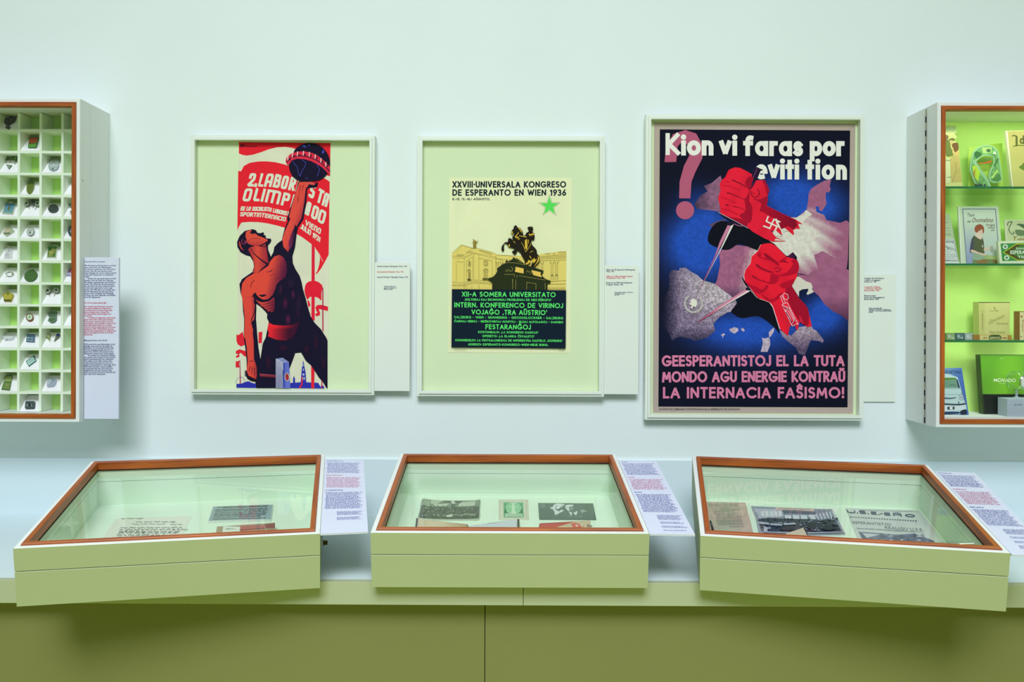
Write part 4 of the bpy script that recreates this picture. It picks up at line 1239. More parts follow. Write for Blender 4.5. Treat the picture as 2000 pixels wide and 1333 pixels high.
for q in ([(870, 722), (905, 810)], [(890, 712), (930, 800)], [(870, 722), (890, 712)], [(905, 735), (900, 700), (920, 685), (955, 700), (966, 740), (950, 765), (930, 760), (905, 735)], [(890, 820), (950, 795), (1080, 1050), (1010, 1075), (890, 820)], [(905, 850), (985, 870)], [(930, 880), (965, 940), (1000, 1010)], [(950, 870), (1030, 1010)],
          [(970, 860), (1050, 1020)], [(895, 830), (960, 850)], [(920, 900), (955, 860)], [(1000, 1060), (1045, 990)], [(1020, 1070), (1075, 1040)]):
    p.stroke(q, 7, PW)
for q in ([(900, 850), (975, 880)], [(935, 910), (1010, 1040)], [(1010, 1062), (1050, 990)]):
    p.stroke(q, 9, (140, 20, 60))
for q in ([(960, 1190), (975, 1060), (940, 1000), (950, 1120)], [(1060, 1130), (1040, 1050), (1075, 1060)], [(1150, 1050), (1110, 960), (1085, 940), (1105, 1030)]):
    p.poly(q, (222, 30, 60))
p.poly([(395, 480), (420, 500), (520, 640), (630, 765), (600, 740), (490, 640)], (20, 16, 40))
p.stroke([(395, 480), (450, 600), (500, 625)], 5, (230, 206, 216))
p.stroke([(520, 655), (600, 745)], 5, (226, 204, 216))
p.poly([(448, 640), (485, 612), (518, 640), (490, 664)], (14, 12, 30))
j_()
p.poly([(968, 588), (1000, 598), (712, 775), (437, 955), (700, 760)], lambda x, y: mixc((216, 134, 162), (150, 26, 78), (700 - x) / 200), step=60)
p.poly([(1000, 598), (1030, 602), (790, 740), (620, 850), (437, 955), (712, 775)], lambda x, y: mixc((240, 222, 224), (186, 60, 110), (760 - x) / 180), step=60)
p.poly([(378, 706), (400, 690), (425, 690), (448, 712), (450, 748), (436, 784), (415, 768), (408, 775), (395, 797), (382, 790), (392, 762), (362, 744), (380, 734)], (234, 228, 214))
for k in range(15):
    t = math.radians(-128 - k * 18.5)
    cx, cy = 410 + 92 * math.cos(t), 742 - 92 * math.sin(t) * -1
    p.stroke(ell(cx, cy, 15, 8, math.degrees(t) + 90, n=12) + [ell(cx, cy, 15, 8, math.degrees(t) + 90, n=12)[0]], 5.5, (232, 226, 214))
g_()
p.build('poster_print', 'print', frames[2][0], sheet=SHEET3, back=(186, 168, 158))

# ------------------------------------------------------------------ small wall labels beside the posters, and the tall text panel
LBL = [((733.3, 513), (800, 764.5), 0.027, 'small white wall label beside the worker poster frame', [(736.5, 522, 795, ['Zweite Arbeiter-Olympiade, Wien, 1931'], NAVY), (736.5, 532.7, 788, ['Dua Laborista Olimpiado, Vieno 1931'], (206, 40, 70)), (736.5, 543, 797, ["Second Workers' Olympiad, Vienna, 1931"], NAVY)],
        [(750, 560.6, 773), (749.5, 563.6, 775), (749.5, 566.2, 767)]),
       ((1181, 518.5), (1246.5, 770.7), 0.027, 'small white wall label beside the congress poster frame', [(1184, 528.6, 1241, ['Plakat zum 28. Esperanto-Weltkongress,'], NAVY), (1184, 532, 1199.5, ['Wien, 1936'], NAVY), (1184, 541.4, 1236, ['Afiŝo por la 28a Universala Kongreso'], (206, 40, 70)), (1184, 544.6, 1221, ['de Esperanto, Vieno, 1936'], (206, 40, 70)), (1183.6, 554, 1235, ['Poster for the 28th World Esperanto'], NAVY), (1183.6, 557.5, 1217, ['Congress, Vienna, 1936'], NAVY)],
        [(1200.4, 572.3, 1237), (1200.4, 575, 1221), (1200.4, 577.3, 1210)]),
       ((1679, 536), (1748.5, 785.5), 0.0055, 'small white wall label tucked behind the edge of the fists poster frame', [(1682, 545.2, 1726.8, ['Plakat gegen den Faschismus:'], NAVY), (1682, 548.8, 1720, ['Was machst du dagegen?'], NAVY), (1682, 552, 1712, ['Katalonien, ca. 1936'], NAVY), (1682, 562.3, 1719.8, ['Afiŝo kontraŭ la faŝismo'], (206, 40, 70)), (1682, 565.6, 1723, ['Kion vi faras por eviti tion?'], (206, 40, 70)), (1682, 569, 1717, ['Katalunio, proks. 1936'], (206, 40, 70)), (1682, 579.3, 1711, ['Antifascist poster:'], NAVY), (1682, 582.8, 1727.6, ['What are you doing against it?'], NAVY), (1682, 586, 1716, ['Catalonia, about 1936'], NAVY)],
        [(1697, 603.2, 1724), (1697, 605.9, 1740.5), (1697, 608.4, 1742), (1697, 611, 1705)])]
for k, ((ax, ay), (bx, by), t, lab, lines, small) in enumerate(LBL):
    P0, P1 = at(ax, ay, t), at(bx, by, t)
    x0 = P0.x
    if k < 2:
        x0 = FR[k][1] + 0.0009
    else:
        x0 = FR[k][1] - 0.0075
    mw = frame_mat((0, -t, 0), *WALLN)
    e = empty('wall_label', mw, lab, 'sign', 'small wall labels beside the posters')
    MB().box(x0, P1.x, P1.z, P0.z, -0.004 if k < 2 else -0.0035, 0.0).build('label_board', 'frame', e, mw, bevel=0.0005)
    p = Art(Vector((0, -t - 0.0002, 0)), *WALLN)
    p.at(0, 0, 1, 1, 1)
    for (x, y, x1, tx, col) in lines:
        p.bf(tx[0], x, y, 3.1, col, x1=x1, off=.018)
    for i, (x, y, x1) in enumerate(small):
        p.greek(x, x1, y, 2.0, NAVY, 60 + 10 * k + i, dens=.75)
    p.build('printed_text', 'print', e)

TP = [('Damit die Welt sie erkenne', NAVY, 512.6, 205), None,
      ('Mit Werbung und Information, so meinte', NAVY, 520, 226.5), ('man, könne man die Öffentlichkeit', NAVY, 523.7, 217.5), ('für Esperanto gewinnen. Die Welt müsse', NAVY, 527.3, 225), ('wissen, dass die neue Sprache schon', NAVY, 531, 219), ('viele Anhänger hat. Und zu diesem Zweck', NAVY, 534.7, 227), ('sollte jeder Esperantist ein Abzeichen', NAVY, 538.3, 221.5), ('tragen.', NAVY, 542, 175.5),
      ('  Symbol war der grüne Stern mit fünf', NAVY, 545.6, 226.5), ('Spitzen: Grün als Farbe der Hoffnung,', NAVY, 549.2, 221), ('die Spitzen repräsentieren die fünf Konti-', NAVY, 552.9, 226.5), ('nente. Die Politik des 20. Jahrhunderts', NAVY, 556.5, 223), ('hat den Stern als Ikone kompromittiert,', NAVY, 560.2, 224.5), ('so dass man nach einem neuen Logo', NAVY, 563.8, 219.5), ('suchte. Seit 1987 gibt es ein zweites Sym-', NAVY, 567.4, 225.5), ('bol für Esperanto, das den alten Stern', NAVY, 571, 221.5), ('immer mehr verdrängt: die Weltkugel', NAVY, 574.7, 222), ('in Form von zwei ineinander verschränk-', NAVY, 578.3, 226), ('ten E (für Esperanto).', NAVY, 582, 196.5),
      ('Por ke la mondo ekkonu ĝin', 0, 593, 208), ('Per varbado kaj informado oni povis', 0, 600.2, 220.5), ('favorigi la publikon por Esperanto.', 0, 603.9, 217.5), ('La mondo sciu, ke la nova lingvo jam', 0, 607.5, 219.5), ('havas multajn anojn. Kaj por tio', 0, 611.2, 213), ('ĉiu esperantisto portu insignon sur', 0, 614.8, 217.5), ('sia brusto.', 0, 618.4, 180.5),
      ('  La simbolo de Esperanto estis la kvin-', 0, 622, 226.5), ('pinta verda stelo: verda estas la koloro', 0, 625.6, 221.5), ('de la espero, la pintoj ritmas al la kvin', 0, 629.3, 221), ('kontinentoj. Sed la politiko evoluis, ke la', 0, 633, 226.5), ('stelo iĝis kompromitita en la okuloj.', 0, 636.6, 218.5), ('Tial oni serĉis novan, kaj tiel oni trovis', 0, 640.2, 225.5), ('emblemon. Ekde 1987 ekzistas dua, kiu', 0, 643.8, 221.5), ('pli kaj pli anstataŭas la malnovan', 0, 647.5, 226.5), ('stelon: mondoglobo formita el du E (por', 0, 651.1, 222), ('Esperanto).', 0, 654.8, 181.5),
      ('Making it Known in the World', NAVY, 666.4, 209.5), ('With promotion and information, it was', NAVY, 673.8, 225), ('thought, you could win the public for', NAVY, 677.4, 220.5), ('Esperanto. The world had to know that', NAVY, 681, 222.5), ('the new language already had a lot of', NAVY, 684.7, 220), ('supporters. And for that purpose every', NAVY, 688.3, 222), ('Esperantist should wear some insignia.', NAVY, 692, 222.5), ('  The symbol was a green five-pointed', NAVY, 695.6, 224.5), ('star: green as the colour of hope, and the', NAVY, 699.3, 225.5), ('points represented the five continents.', NAVY, 702.9, 222), ('The politics of the 20th century have', NAVY, 706.6, 219), ('compromised the star as an icon, so a', NAVY, 710.2, 220), ('search was launched for a new logo. Since', NAVY, 713.8, 226.5), ('1987 there has been a second symbol', NAVY, 717.4, 219), ('for Esperanto that has more and more', NAVY, 721, 221), ('displaced the old star: the orb of the', NAVY, 724.7, 218.5), ("earth in the form of two E's that fold into", NAVY, 728.3, 226), ('each other (E for Esperanto).', NAVY, 732, 206.5)]
t = 0.153
P0, P1 = at(163.4, 503, t), at(231.5, 819, t)
mw = frame_mat((0, -t, 0), *WALLN)
e = empty('text_sign', mw, 'tall white text panel fixed to the side of the badge case', 'sign')
MB().box(-1.2295, P1.x, P1.z, P0.z, -0.008, 0.0).build('panel_board', 'panel', e, mw, bevel=0.0008)
p = Art(Vector((0, -t - 0.0002, 0)), *WALLN)
p.at(0, 0, 1, 1, 1)
for ln in TP:
    if ln:
        tx, col, y, x1 = ln
        if col:
            col = (52, 58, 118)
        col = col or (206, 52, 96)
        ind = 6.5 if tx.startswith('  ') else 0
        p.bf(tx.strip(), 165.3 - (y - 500) * .004 + ind, y, 2.7, col, x1=x1, off=.014)
p.build('printed_text', 'print', e)

# ------------------------------------------------------------------ wall cases
def wall_case(x0, x1, z0, z1, name, lab, hinge):
    mw = frame_mat((0, 0, 0), *WALLN)
    e = empty(name, mw, lab, 'display case')
    D1, D2 = 0.1158, 0.1772
    wt = 0.019
    MB().ring([(0, 0), (wt, 0), (wt, D1), (0.001, D1), (0, D1 - 0.001)], x0, x1, z0, z1).build('case_body', 'white', e, mw)
    door = MB().ring([(0, D1 + 0.0016), (wt, D1 + 0.0016), (wt, D2 - 0.019), (0.010, D2 - 0.019), (0.010, D2), (0.001, D2), (0, D2 - 0.001)], x0, x1, z0, z1).build('door', 'white', e, mw)
    MB().ring([(0.0105, D2 - 0.0185), (0.0225, D2 - 0.0185), (0.0225, D2 + 0.003), (0.0215, D2 + 0.004), (0.0115, D2 + 0.004), (0.0105, D2 + 0.003)], x0, x1, z0, z1, 0, 1).build('wood_frame', ['woodx', 'woody'], door, mw)
    MB().box(x0 + 0.0195, x1 - 0.0195, z0 + 0.0195, z1 - 0.0195, D2 - 0.0225, D2 - 0.0190).build('glass_pane', 'glass', door, mw)
    if hinge:
        h = MB().box(x0 - 0.0005, x0 + 0.004, z0 + 0.003, z1 - 0.003, D1 + 0.0001, D1 + 0.0015, 1)
        n = 46
        for i in range(n):
            a_, b_ = z0 + 0.004 + (z1 - z0 - 0.008) * i / n, z0 + 0.004 + (z1 - z0 - 0.008) * (i + 0.86) / n
            h.lathe([(0.0019, 0), (0.0019, b_ - a_)], (x0 - 0.0017, a_, D1 + 0.0008), (0, 1, 0), 10, 0 if i % 2 else 1)
        h.build('piano_hinge', ['steel', 'seal'], e, mw)
    return e, mw, door


LX0, LX1, LZ0, LZ1 = -2.035, -1.23045, 1.05053, 1.99038
lc, lmw, ldoor = wall_case(LX0, LX1, LZ0, LZ1, 'badge_case', 'wall case with wooden glass door, divided into cells of pins and badges', False)
MB().lathe([(0.003, 0), (0.003, 0.001), (0.0018, 0.0014)], (LX1, at(157, 353, 0.16).z, 0.160), (1, 0, 0), 12).build('lock', 'steel', ldoor, lmw)
MB().box(LX0 + 0.0192, LX1 - 0.0192, LZ0 + 0.0192, LZ1 - 0.0192, 0.022, 0.030).build('back_panel', 'limegrid', lc, lmw)
MB().box(LX0 + 0.0192, LX1 - 0.0192, LZ0 + 0.0192, LZ1 - 0.0192, 0.004, 0.0215).build('backing', 'white', lc, lmw)
GX = [-1.2637 - 0.0657 * i for i in range(11)]
GZ = [1.9184 - 0.06601 * i for i in range(13)]
gr = MB()
HT = 0.0037
for x in GX:
    gr.box(x - HT, x + HT, 1.0705, LZ1 - 0.0205, 0.0302, 0.0900)
for z in GZ:
    xs = [LX0 + 0.0195 - HT] + GX[::-1] + [LX1 - 0.0195 + HT]
    for xa, xb in zip(xs[:-1], xs[1:]):
        gr.box(xa + HT + 0.0001, xb - HT - 0.0001, z - HT, z + HT, 0.0302, 0.0897)
gr.build('cell_dividers', 'cell', lc, lmw)


def cell(r, c):
    """centre x of column c and the top of the shelf below row r"""
    cx = GX[4] + 0.0657 * (c + .5) - 0.0657
    cx = -1.4280 + 0.0657 * (c - 1)
    z = (GZ[r] + HT) if r < 13 else LZ0 + 0.0192
    return cx, z


WB = Vector((0, 0.0425, 0.0460)).normalized()
WN = Vector((1, 0, 0)).cross(WB)


def mount(r, c, lab, half=0.0288):
    cx, z = cell(r, c)
    z += 0.0002
    mw = frame_mat((cx, 0, z), *WALLN)
    o = MB().hexa([(-half, 0, 0.0892), (-half, 0, 0.0480), (half, 0, 0.0480), (half, 0, 0.0892), (-half, 0.0008, 0.0892), (-half, 0.0454, 0.0480), (half, 0.0454, 0.0480), (half, 0.0008, 0.0892)]).build('display_mount', 'wedge', None, mw)
    tag(o, lab, 'mount', 'sloping mounts in the badge case')
    return Vector((cx, -0.0892, z + 0.0009))


CRP = [(0, 210, 150, 130, 1538), (0, 330, 150, 130, 1538), (0, 450, 150, 130, 1538), (0, 570, 150, 130, 1538), (0, 690, 150, 135, 1481)]


def badge(name, lab, cat, O, crop, outline, rgb, draw=None, thick=0.003, sm=False, mat='metalp', group=None):
    A = Art(O + WN * (thick + 0.0001), (1, 0, 0), WB)
    A.at(*CRP[crop])
    if sm:
        outline = smooth(outline)
    if draw:
        draw(A)
    o = A.build(name, mat, None, sheet=outline, back=rgb, thick=thick)
    return tag(o, lab, cat, group)


def pin(lab, O, crop, c, rad, tail, ring=(214, 226, 216), st=(36, 60, 46), group='star stick pins'):
    A = Art(O + WN * 0.0085, (1, 0, 0), WB)
    A.at(*CRP[crop])
    A.poly(ell(c[0], c[1], rad * .92, rad * .86, 0, 20), ring)
    A.poly(star(c[0], c[1], rad * .8, .42), st)
    o = A.build('stick_pin', 'metalp', None, sheet=ell(c[0], c[1], rad, rad * .94, 0, 22), back=(120, 132, 124), thick=0.0025)
    tag(o, lab, 'pin', group)
    B = Art(O + WN * 0.0012, (1, 0, 0), WB)
    B.at(*CRP[crop])
    p1 = B.mw @ Vector((*B.loc(tail), 0))
    p0 = A.mw @ Vector((*A.loc(c), -0.003))
    MB().tube([p0, p0.lerp(p1, .5) + WN * .001, p1], 0.0007, 6).build('needle', 'steel', o, Matrix())
    return o


DKM = (46, 48, 46)
G1, G2, GS = (72, 122, 54), (120, 170, 80), (196, 208, 200)
O = mount(0, 0, 'white sloping mount under the dark eagle badge')
badge('eagle_badge', 'dark metal badge shaped like spread wings with a hanging cross', 'badge', O, 0, [(80, 300), (95, 250), (115, 185), (140, 210), (180, 205), (210, 165), (240, 175), (262, 210), (318, 190), (310, 245), (280, 290), (240, 310), (200, 335), (175, 340), (190, 370), (205, 390), (160, 428), (115, 405), (105, 376), (150, 360), (140, 345), (100, 330)], DKM,
      lambda A: (A.poly(ell(215, 225, 30, 34), (80, 78, 74)), A.poly([(115, 388), (150, 372), (195, 390), (158, 420)], (70, 72, 68)), A.stroke([(110, 270), (180, 250), (290, 255)], 8, (90, 88, 82))))
O = mount(1, 1, 'white sloping mount under the orange and green badge')
badge('enamel_badge', 'oblong enamel badge, orange above and green below', 'badge', O, 0, [(590, 605), (605, 592), (765, 592), (775, 605), (735, 790), (720, 806), (570, 806), (558, 795)], (70, 118, 60),
      lambda A: (A.poly([(602, 602), (762, 602), (728, 712), (578, 712)], (226, 92, 50)), A.poly([(578, 730), (700, 728), (735, 690), (718, 796), (568, 796)], (108, 186, 76)), A.stroke([(580, 722), (700, 720), (735, 685)], 6, (60, 110, 60))), sm=False)
O = mount(2, 0, 'white sloping mount under the green flag pins')
for lab, fl, a_, b_ in (('leftmost green flag pin above the triangular badge', [(18, 1062), (60, 1015), (130, 985), (165, 985), (160, 1020), (90, 1060), (30, 1080)], (95, 1060), (122, 1118)), ('middle green flag pin above the triangular badge', [(185, 985), (280, 985), (275, 1005), (210, 1030), (195, 1015)], (212, 1020), (204, 1110)),
                         ('green flag pin at the right above the triangular badge', [(295, 990), (345, 985), (338, 1060), (310, 1075), (288, 1050)], (312, 1070), (288, 1142))):
    A = Art(O + WN * 0.006, (1, 0, 0), WB)
    A.at(*CRP[0])
    A.poly([(x * .6 + .4 * fl[0][0], y * .6 + .4 * fl[0][1]) for x, y in fl], (150, 196, 110))
    o = tag(A.build('flag_pin', 'metalp', None, sheet=fl, back=G1, thick=0.002), lab, 'pin', 'green flag pins')
    B = Art(O + WN * 0.001, (1, 0, 0), WB)
    B.at(*CRP[0])
    MB().tube([A.mw @ Vector((*A.loc(a_), -0.001)), B.mw @ Vector((*B.loc(b_), 0))], 0.0007, 6).build('needle', 'steel', o, Matrix())
badge('triangle_badge', 'small green and white triangular badge pointing down', 'badge', O, 0, [(122, 1145), (240, 1160), (180, 1238)], (58, 96, 60), lambda A: (A.poly([(145, 1165), (215, 1172), (180, 1215)], (220, 230, 214)), A.poly(ell(178, 1185, 12, 10), (40, 90, 50))), 0.002)
O = mount(2, 2, 'white sloping mount under the silver shield badge')
badge('shield_badge', 'silver shield badge with mountain peaks and a green star', 'badge', O, 0, [(1000, 1040), (1080, 1030), (1185, 1040), (1180, 1180), (1150, 1240), (1060, 1278), (985, 1235), (968, 1180)], (150, 166, 176),
      lambda A: (A.poly([(1008, 1052), (1080, 1043), (1172, 1052), (1166, 1175), (1140, 1230), (1060, 1262), (998, 1225), (982, 1175)], (214, 222, 226)), A.stroke([(1005, 1145), (1030, 1115), (1050, 1140), (1080, 1085), (1105, 1140), (1125, 1115), (1150, 1140)], 7, (70, 110, 90)), A.greek(1000, 1150, 1200, 14, (90, 120, 110), 3), A.greek(1020, 1160, 1068, 12, (110, 130, 130), 4), A.poly(star(1058, 1232, 30), (62, 100, 76))))
O = mount(3, 1, 'white sloping mount under the olive oval medal')
badge('oval_medal', 'plain olive bronze medal tilted on edge, tall oval', 'medal', O, 1, ell(606, 352, 72, 142, 14, 28), (112, 130, 50), lambda A: A.stroke(ell(606, 352, 60, 128, 14, 28) + [ell(606, 352, 60, 128, 14, 28)[0]], 5, (140, 156, 70)), 0.004)
mount(3, 3, 'empty white sloping mount above the two star pins by the door frame')
O = mount(4, 0, 'white sloping mount under the blue pendant')
badge('pendant', 'blue rectangular pendant in a silver rim with a ring on top', 'pendant', O, 1, [(105, 680), (175, 672), (185, 650), (215, 640), (255, 660), (255, 680), (322, 688), (255, 908), (38, 892)], (200, 206, 190),
      lambda A: (A.poly([(118, 690), (305, 696), (240, 884), (62, 872)], lambda x, y: mixc((96, 148, 210), (120, 178, 178), (y - 700) / 170), step=50), A.poly([(160, 790), (175, 750), (205, 740), (200, 790), (185, 830), (150, 820)], (120, 116, 52))))
O = mount(4, 1, 'white sloping mount under three star pins')
pin('white star pin, leftmost of three on one mount', O, 1, (527, 683), 58, (595, 805))
pin('white star pin, middle of three on one mount', O, 1, (662, 655), 54, (660, 782), (90, 110, 110))
pin('white star pin, rightmost of three on one mount', O, 1, (745, 690), 52, (700, 820))
O = mount(4, 2, 'white sloping mount under the dark oval medal')
badge('oval_medal', 'dark grey oval medal lying flat beside the star pins', 'medal', O, 1, ell(1066, 792, 106, 84, -8, 28), (62, 74, 74), lambda A: (A.stroke(ell(1066, 792, 94, 74, -8, 28) + [ell(1066, 792, 94, 74, -8, 28)[0]], 6, (110, 122, 118)), A.greek(1010, 1120, 800, 14, (96, 108, 104), 5)), 0.003)
O = mount(4, 3, 'white sloping mount under two small star pins by the door frame')
pin('small dark round pin, upper one by the door frame', O, 1, (1405, 722), 32, (1440, 775), (120, 140, 126), group='pins by the door frame')
pin('small star pin, lower one by the door frame', O, 1, (1430, 860), 34, (1445, 905), (220, 226, 224), group='pins by the door frame')
O = mount(5, 0, 'white sloping mount under the diamond pendant')
badge('pendant', 'silver diamond-shaped pendant with a banded middle', 'pendant', O, 1, [(170, 1140), (185, 1095), (200, 1140), (212, 1160), (290, 1250), (205, 1310), (130, 1352), (55, 1290), (85, 1215)], (188, 200, 172),
      lambda A: (A.poly([(85, 1205), (205, 1200), (215, 1270), (75, 1280)], (216, 206, 180)), A.poly([(78, 1280), (205, 1270), (195, 1310), (85, 1312)], (130, 136, 112)), A.stroke([(100, 1205), (205, 1200)], 8, (200, 120, 90))))
O = mount(5, 1, 'white sloping mount under the round star badge')
badge('round_badge', 'round silver badge with a small dark star', 'badge', O, 1, ell(610, 1255, 78, 88, 8, 28), (150, 158, 152), lambda A: (A.poly(ell(605, 1252, 66, 76, 8, 26), (224, 228, 226)), A.poly(star(600, 1278, 32), (60, 84, 66)), A.greek(560, 650, 1245, 22, (90, 110, 96), 3), A.stroke(ell(605, 1212, 30, 16, n=10, a0=180, a1=360), 6, (90, 104, 96))), 0.004)
O = mount(5, 3, 'white sloping mount under the dark round badge by the door frame')
badge('round_badge', 'dark round badge with pale lettering by the door frame', 'badge', O, 1, ell(1445, 1245, 88, 108, 0, 28), (52, 62, 64), lambda A: (A.stroke(ell(1445, 1245, 74, 92, 0, 28), 5, (120, 134, 136)), A.poly(ell(1450, 1245, 50, 66), (110, 124, 140)), A.greek(1405, 1490, 1260, 30, (214, 220, 226), 4)), 0.004)
O = mount(6, 0, 'white sloping mount under the white ornament badge')
badge('square_badge', 'white square badge with fine purple ornament', 'badge', O, 2, [(120, 300), (255, 330), (235, 552), (80, 555)], (238, 236, 240), lambda A: (A.stroke([(135, 335), (165, 355), (180, 420), (215, 400), (225, 345), (200, 330)], 9, (176, 140, 200), True), A.stroke([(110, 525), (130, 480), (160, 480), (155, 530)], 9, (176, 130, 196), True), A.stroke([(170, 400), (160, 460)], 6, (150, 120, 180))), 0.0035)
O = mount(6, 2, 'white sloping mount under the gold ray badge')
badge('square_badge', 'oblong green badge with gold rays in a white edge', 'badge', O, 2, [(955, 285), (1160, 290), (1120, 552), (935, 548)], (226, 234, 216),
      lambda A: (A.poly([(968, 298), (1145, 302), (1108, 540), (948, 536)], (84, 134, 60)), A.poly([(968, 298), (1145, 302), (1140, 338), (964, 340)], (150, 206, 150)), *[A.poly([(1040, 470), (x, y), (x + 22, y + 10)], (206, 196, 120)) for x, y in ((960, 420), (950, 500), (985, 520), (1040, 520), (1090, 500), (1110, 440), (1120, 370), (1070, 350), (1030, 360))], A.poly(ell(1020, 450, 40, 40), (190, 180, 96)), A.poly([(980, 350), (1040, 352), (1035, 400), (975, 400)], (60, 112, 60))), 0.0035)
O = mount(7, 0, 'white sloping mount under the thin silver clasp')
A = Art(O + WN * 0.002, (1, 0, 0), WB)
A.at(*CRP[2])
w_ = lambda x, y: A.mw @ Vector((*A.loc((x, y)), 0))
o = tag(MB().tube([w_(*q) for q in ell(195, 880, 76, 44, -6, 18, 0, 360)], 0.0011, 6).tube([w_(112, 875), w_(140, 855)], 0.0026, 8).tube([w_(240, 880), w_(275, 875)], 0.0026, 8).build('clasp', 'chrome', None, Matrix()), 'thin silver open clasp lying alone on its mount', 'pin')
O = mount(7, 1, 'white sloping mount under the green lacework brooch')
bro = [q for k in range(18) for q in (lambda t: [(615 + 142 * math.cos(t) * math.cos(-.35) - 118 * math.sin(t) * math.sin(-.35), 905 + 142 * math.cos(t) * math.sin(-.35) + 118 * math.sin(t) * math.cos(-.35)), (615 + 126 * math.cos(t + .17) * math.cos(-.35) - 104 * math.sin(t + .17) * math.sin(-.35), 905 + 126 * math.cos(t + .17) * math.sin(-.35) + 104 * math.sin(t + .17) * math.cos(-.35))])(k * math.pi / 9)]
badge('brooch', 'large oval green lacework brooch with scalloped rim', 'brooch', O, 2, bro, (66, 108, 50), lambda A: ([A.poly(ell(615 + r_ * math.cos(t) * 1.1, 905 + r_ * math.sin(t) - .3 * r_ * math.cos(t), 13, 11, n=8), (120, 160, 96)) for r_, n_ in ((100, 16), (66, 11), (32, 6)) for t in [2 * math.pi * i / n_ for i in range(n_)]], A.stroke([(650, 800), (668, 775), (682, 790)], 8, (66, 108, 50))), 0.004)
O = mount(7, 3, 'white sloping mount under the purple badge by the door frame')
badge('purple_badge', 'purple and white badge partly hidden by the door frame', 'badge', O, 2, [(1340, 800), (1400, 740), (1560, 735), (1540, 930), (1305, 912)], (206, 200, 226), lambda A: (A.poly([(1350, 850), (1400, 770), (1560, 760), (1545, 850)], (146, 84, 160)), A.poly(ell(1450, 820, 50, 44), (190, 110, 150)), A.greek(1320, 1530, 905, 26, (110, 80, 180), 5)), 0.003)
O = mount(8, 0, 'white sloping mount under the gold pentagon badge')
badge('pentagon_badge', 'golden five-sided badge topped by a green star', 'badge', O, 3, [(52, 60), (150, -12), (275, 60), (222, 192), (80, 188)], (170, 160, 48), lambda A: (A.poly([(70, 70), (160, 10), (258, 70), (215, 150), (90, 150)], (206, 190, 72)), A.poly(star(158, 45, 36), (66, 130, 44)), A.poly([(80, 165), (225, 165), (220, 190), (80, 188)], (72, 60, 30))), 0.005)
O = mount(8, 2, 'white sloping mount under two star pins')
pin('white star pin on the left of a pair', O, 2, (950, 1205), 60, (1000, 1325), (226, 232, 226), group='pair of star pins')
pin('white star pin on the right of a pair', O, 2, (1125, 1195), 56, (1080, 1325), (220, 228, 226), group='pair of star pins')
O = mount(9, 1, 'white sloping mount under the brown-rimmed star button')
badge('star_button', 'round white button with brown rim and green star', 'button', O, 3, ell(592, 510, 76, 76, 0, 28), (124, 84, 46), lambda A: (A.poly(ell(592, 510, 58, 58, 0, 24), (232, 240, 220)), A.poly(star(592, 506, 30), (80, 170, 60))), 0.005)
O = mount(9, 2, 'white sloping mount under the green curved badge')
badge('curved_badge', 'grey-green badge in two rounded lobes', 'badge', O, 3, [(960, 440), (1000, 395), (1080, 392), (1135, 400), (1132, 560), (1090, 612), (1020, 624), (955, 575), (985, 520), (965, 480)], (96, 124, 98), lambda A: (A.stroke([(975, 450), (1010, 410), (1115, 412), (1115, 550), (1080, 596), (1020, 606), (972, 572), (1000, 522), (980, 480)], 6, (150, 174, 150)), A.stroke([(1000, 510), (1110, 520)], 8, (170, 190, 170)), A.poly(ell(1040, 566, 40, 26), (90, 120, 70))), 0.004)
mount(9, 3, 'empty white sloping mount right of the green curved badge')
O = mount(10, 0, 'white sloping mount under the white scalloped badge')
badge('scalloped_badge', 'white scalloped badge lying across its mount', 'badge', O, 3, [(50, 905), (70, 880), (140, 880), (200, 868), (265, 880), (280, 905), (262, 945), (225, 960), (170, 965), (145, 945), (130, 970), (95, 968), (70, 940)], (214, 218, 232), lambda A: (A.poly([(75, 900), (140, 892), (255, 892), (262, 915), (240, 940), (160, 948), (85, 935)], (240, 240, 246)),), 0.005, True)
O = mount(10, 1, 'white sloping mount under the blue square badge')
badge('square_badge', 'blue square badge with two silver globes', 'badge', O, 3, [(545, 850), (696, 855), (688, 1006), (520, 998)], (86, 120, 152), lambda A: (A.poly(ell(570, 932, 30, 16, 0, 12, 180, 360), (220, 228, 228)), A.poly(ell(640, 938, 30, 16, 0, 12, 180, 360), (220, 228, 228)), A.poly(ell(566, 968, 30, 16, 0, 12, 0, 180), (206, 216, 222)), A.poly(ell(636, 974, 30, 16, 0, 12, 0, 180), (206, 216, 222)), A.stroke([(560, 880), (675, 884)], 5, (110, 144, 170))), 0.004)
O = mount(10, 2, 'white sloping mount under two cone-shaped pins')
badge('cone_pin', 'pale green cone-shaped pin pointing down to the right', 'pin', O, 3, [(885, 880), (960, 828), (1008, 850), (995, 992), (965, 950), (915, 915)], (150, 168, 100), lambda A: (A.poly([(915, 880), (960, 842), (990, 860), (975, 920)], (206, 218, 180)), A.stroke([(920, 900), (985, 965)], 8, (90, 110, 60))), 0.004)
badge('cone_pin', 'cone-shaped pin with a deep blue cap', 'pin', O, 3, [(1130, 850), (1165, 832), (1200, 860), (1190, 910), (1080, 992), (1100, 940)], (120, 128, 96), lambda A: (A.poly([(1130, 850), (1165, 832), (1200, 860), (1180, 905), (1128, 890)], (44, 56, 150)), A.stroke([(1110, 950), (1170, 925)], 10, (84, 96, 70))), 0.004)
O = mount(11, 1, 'white sloping mount under the rhombus pendant')
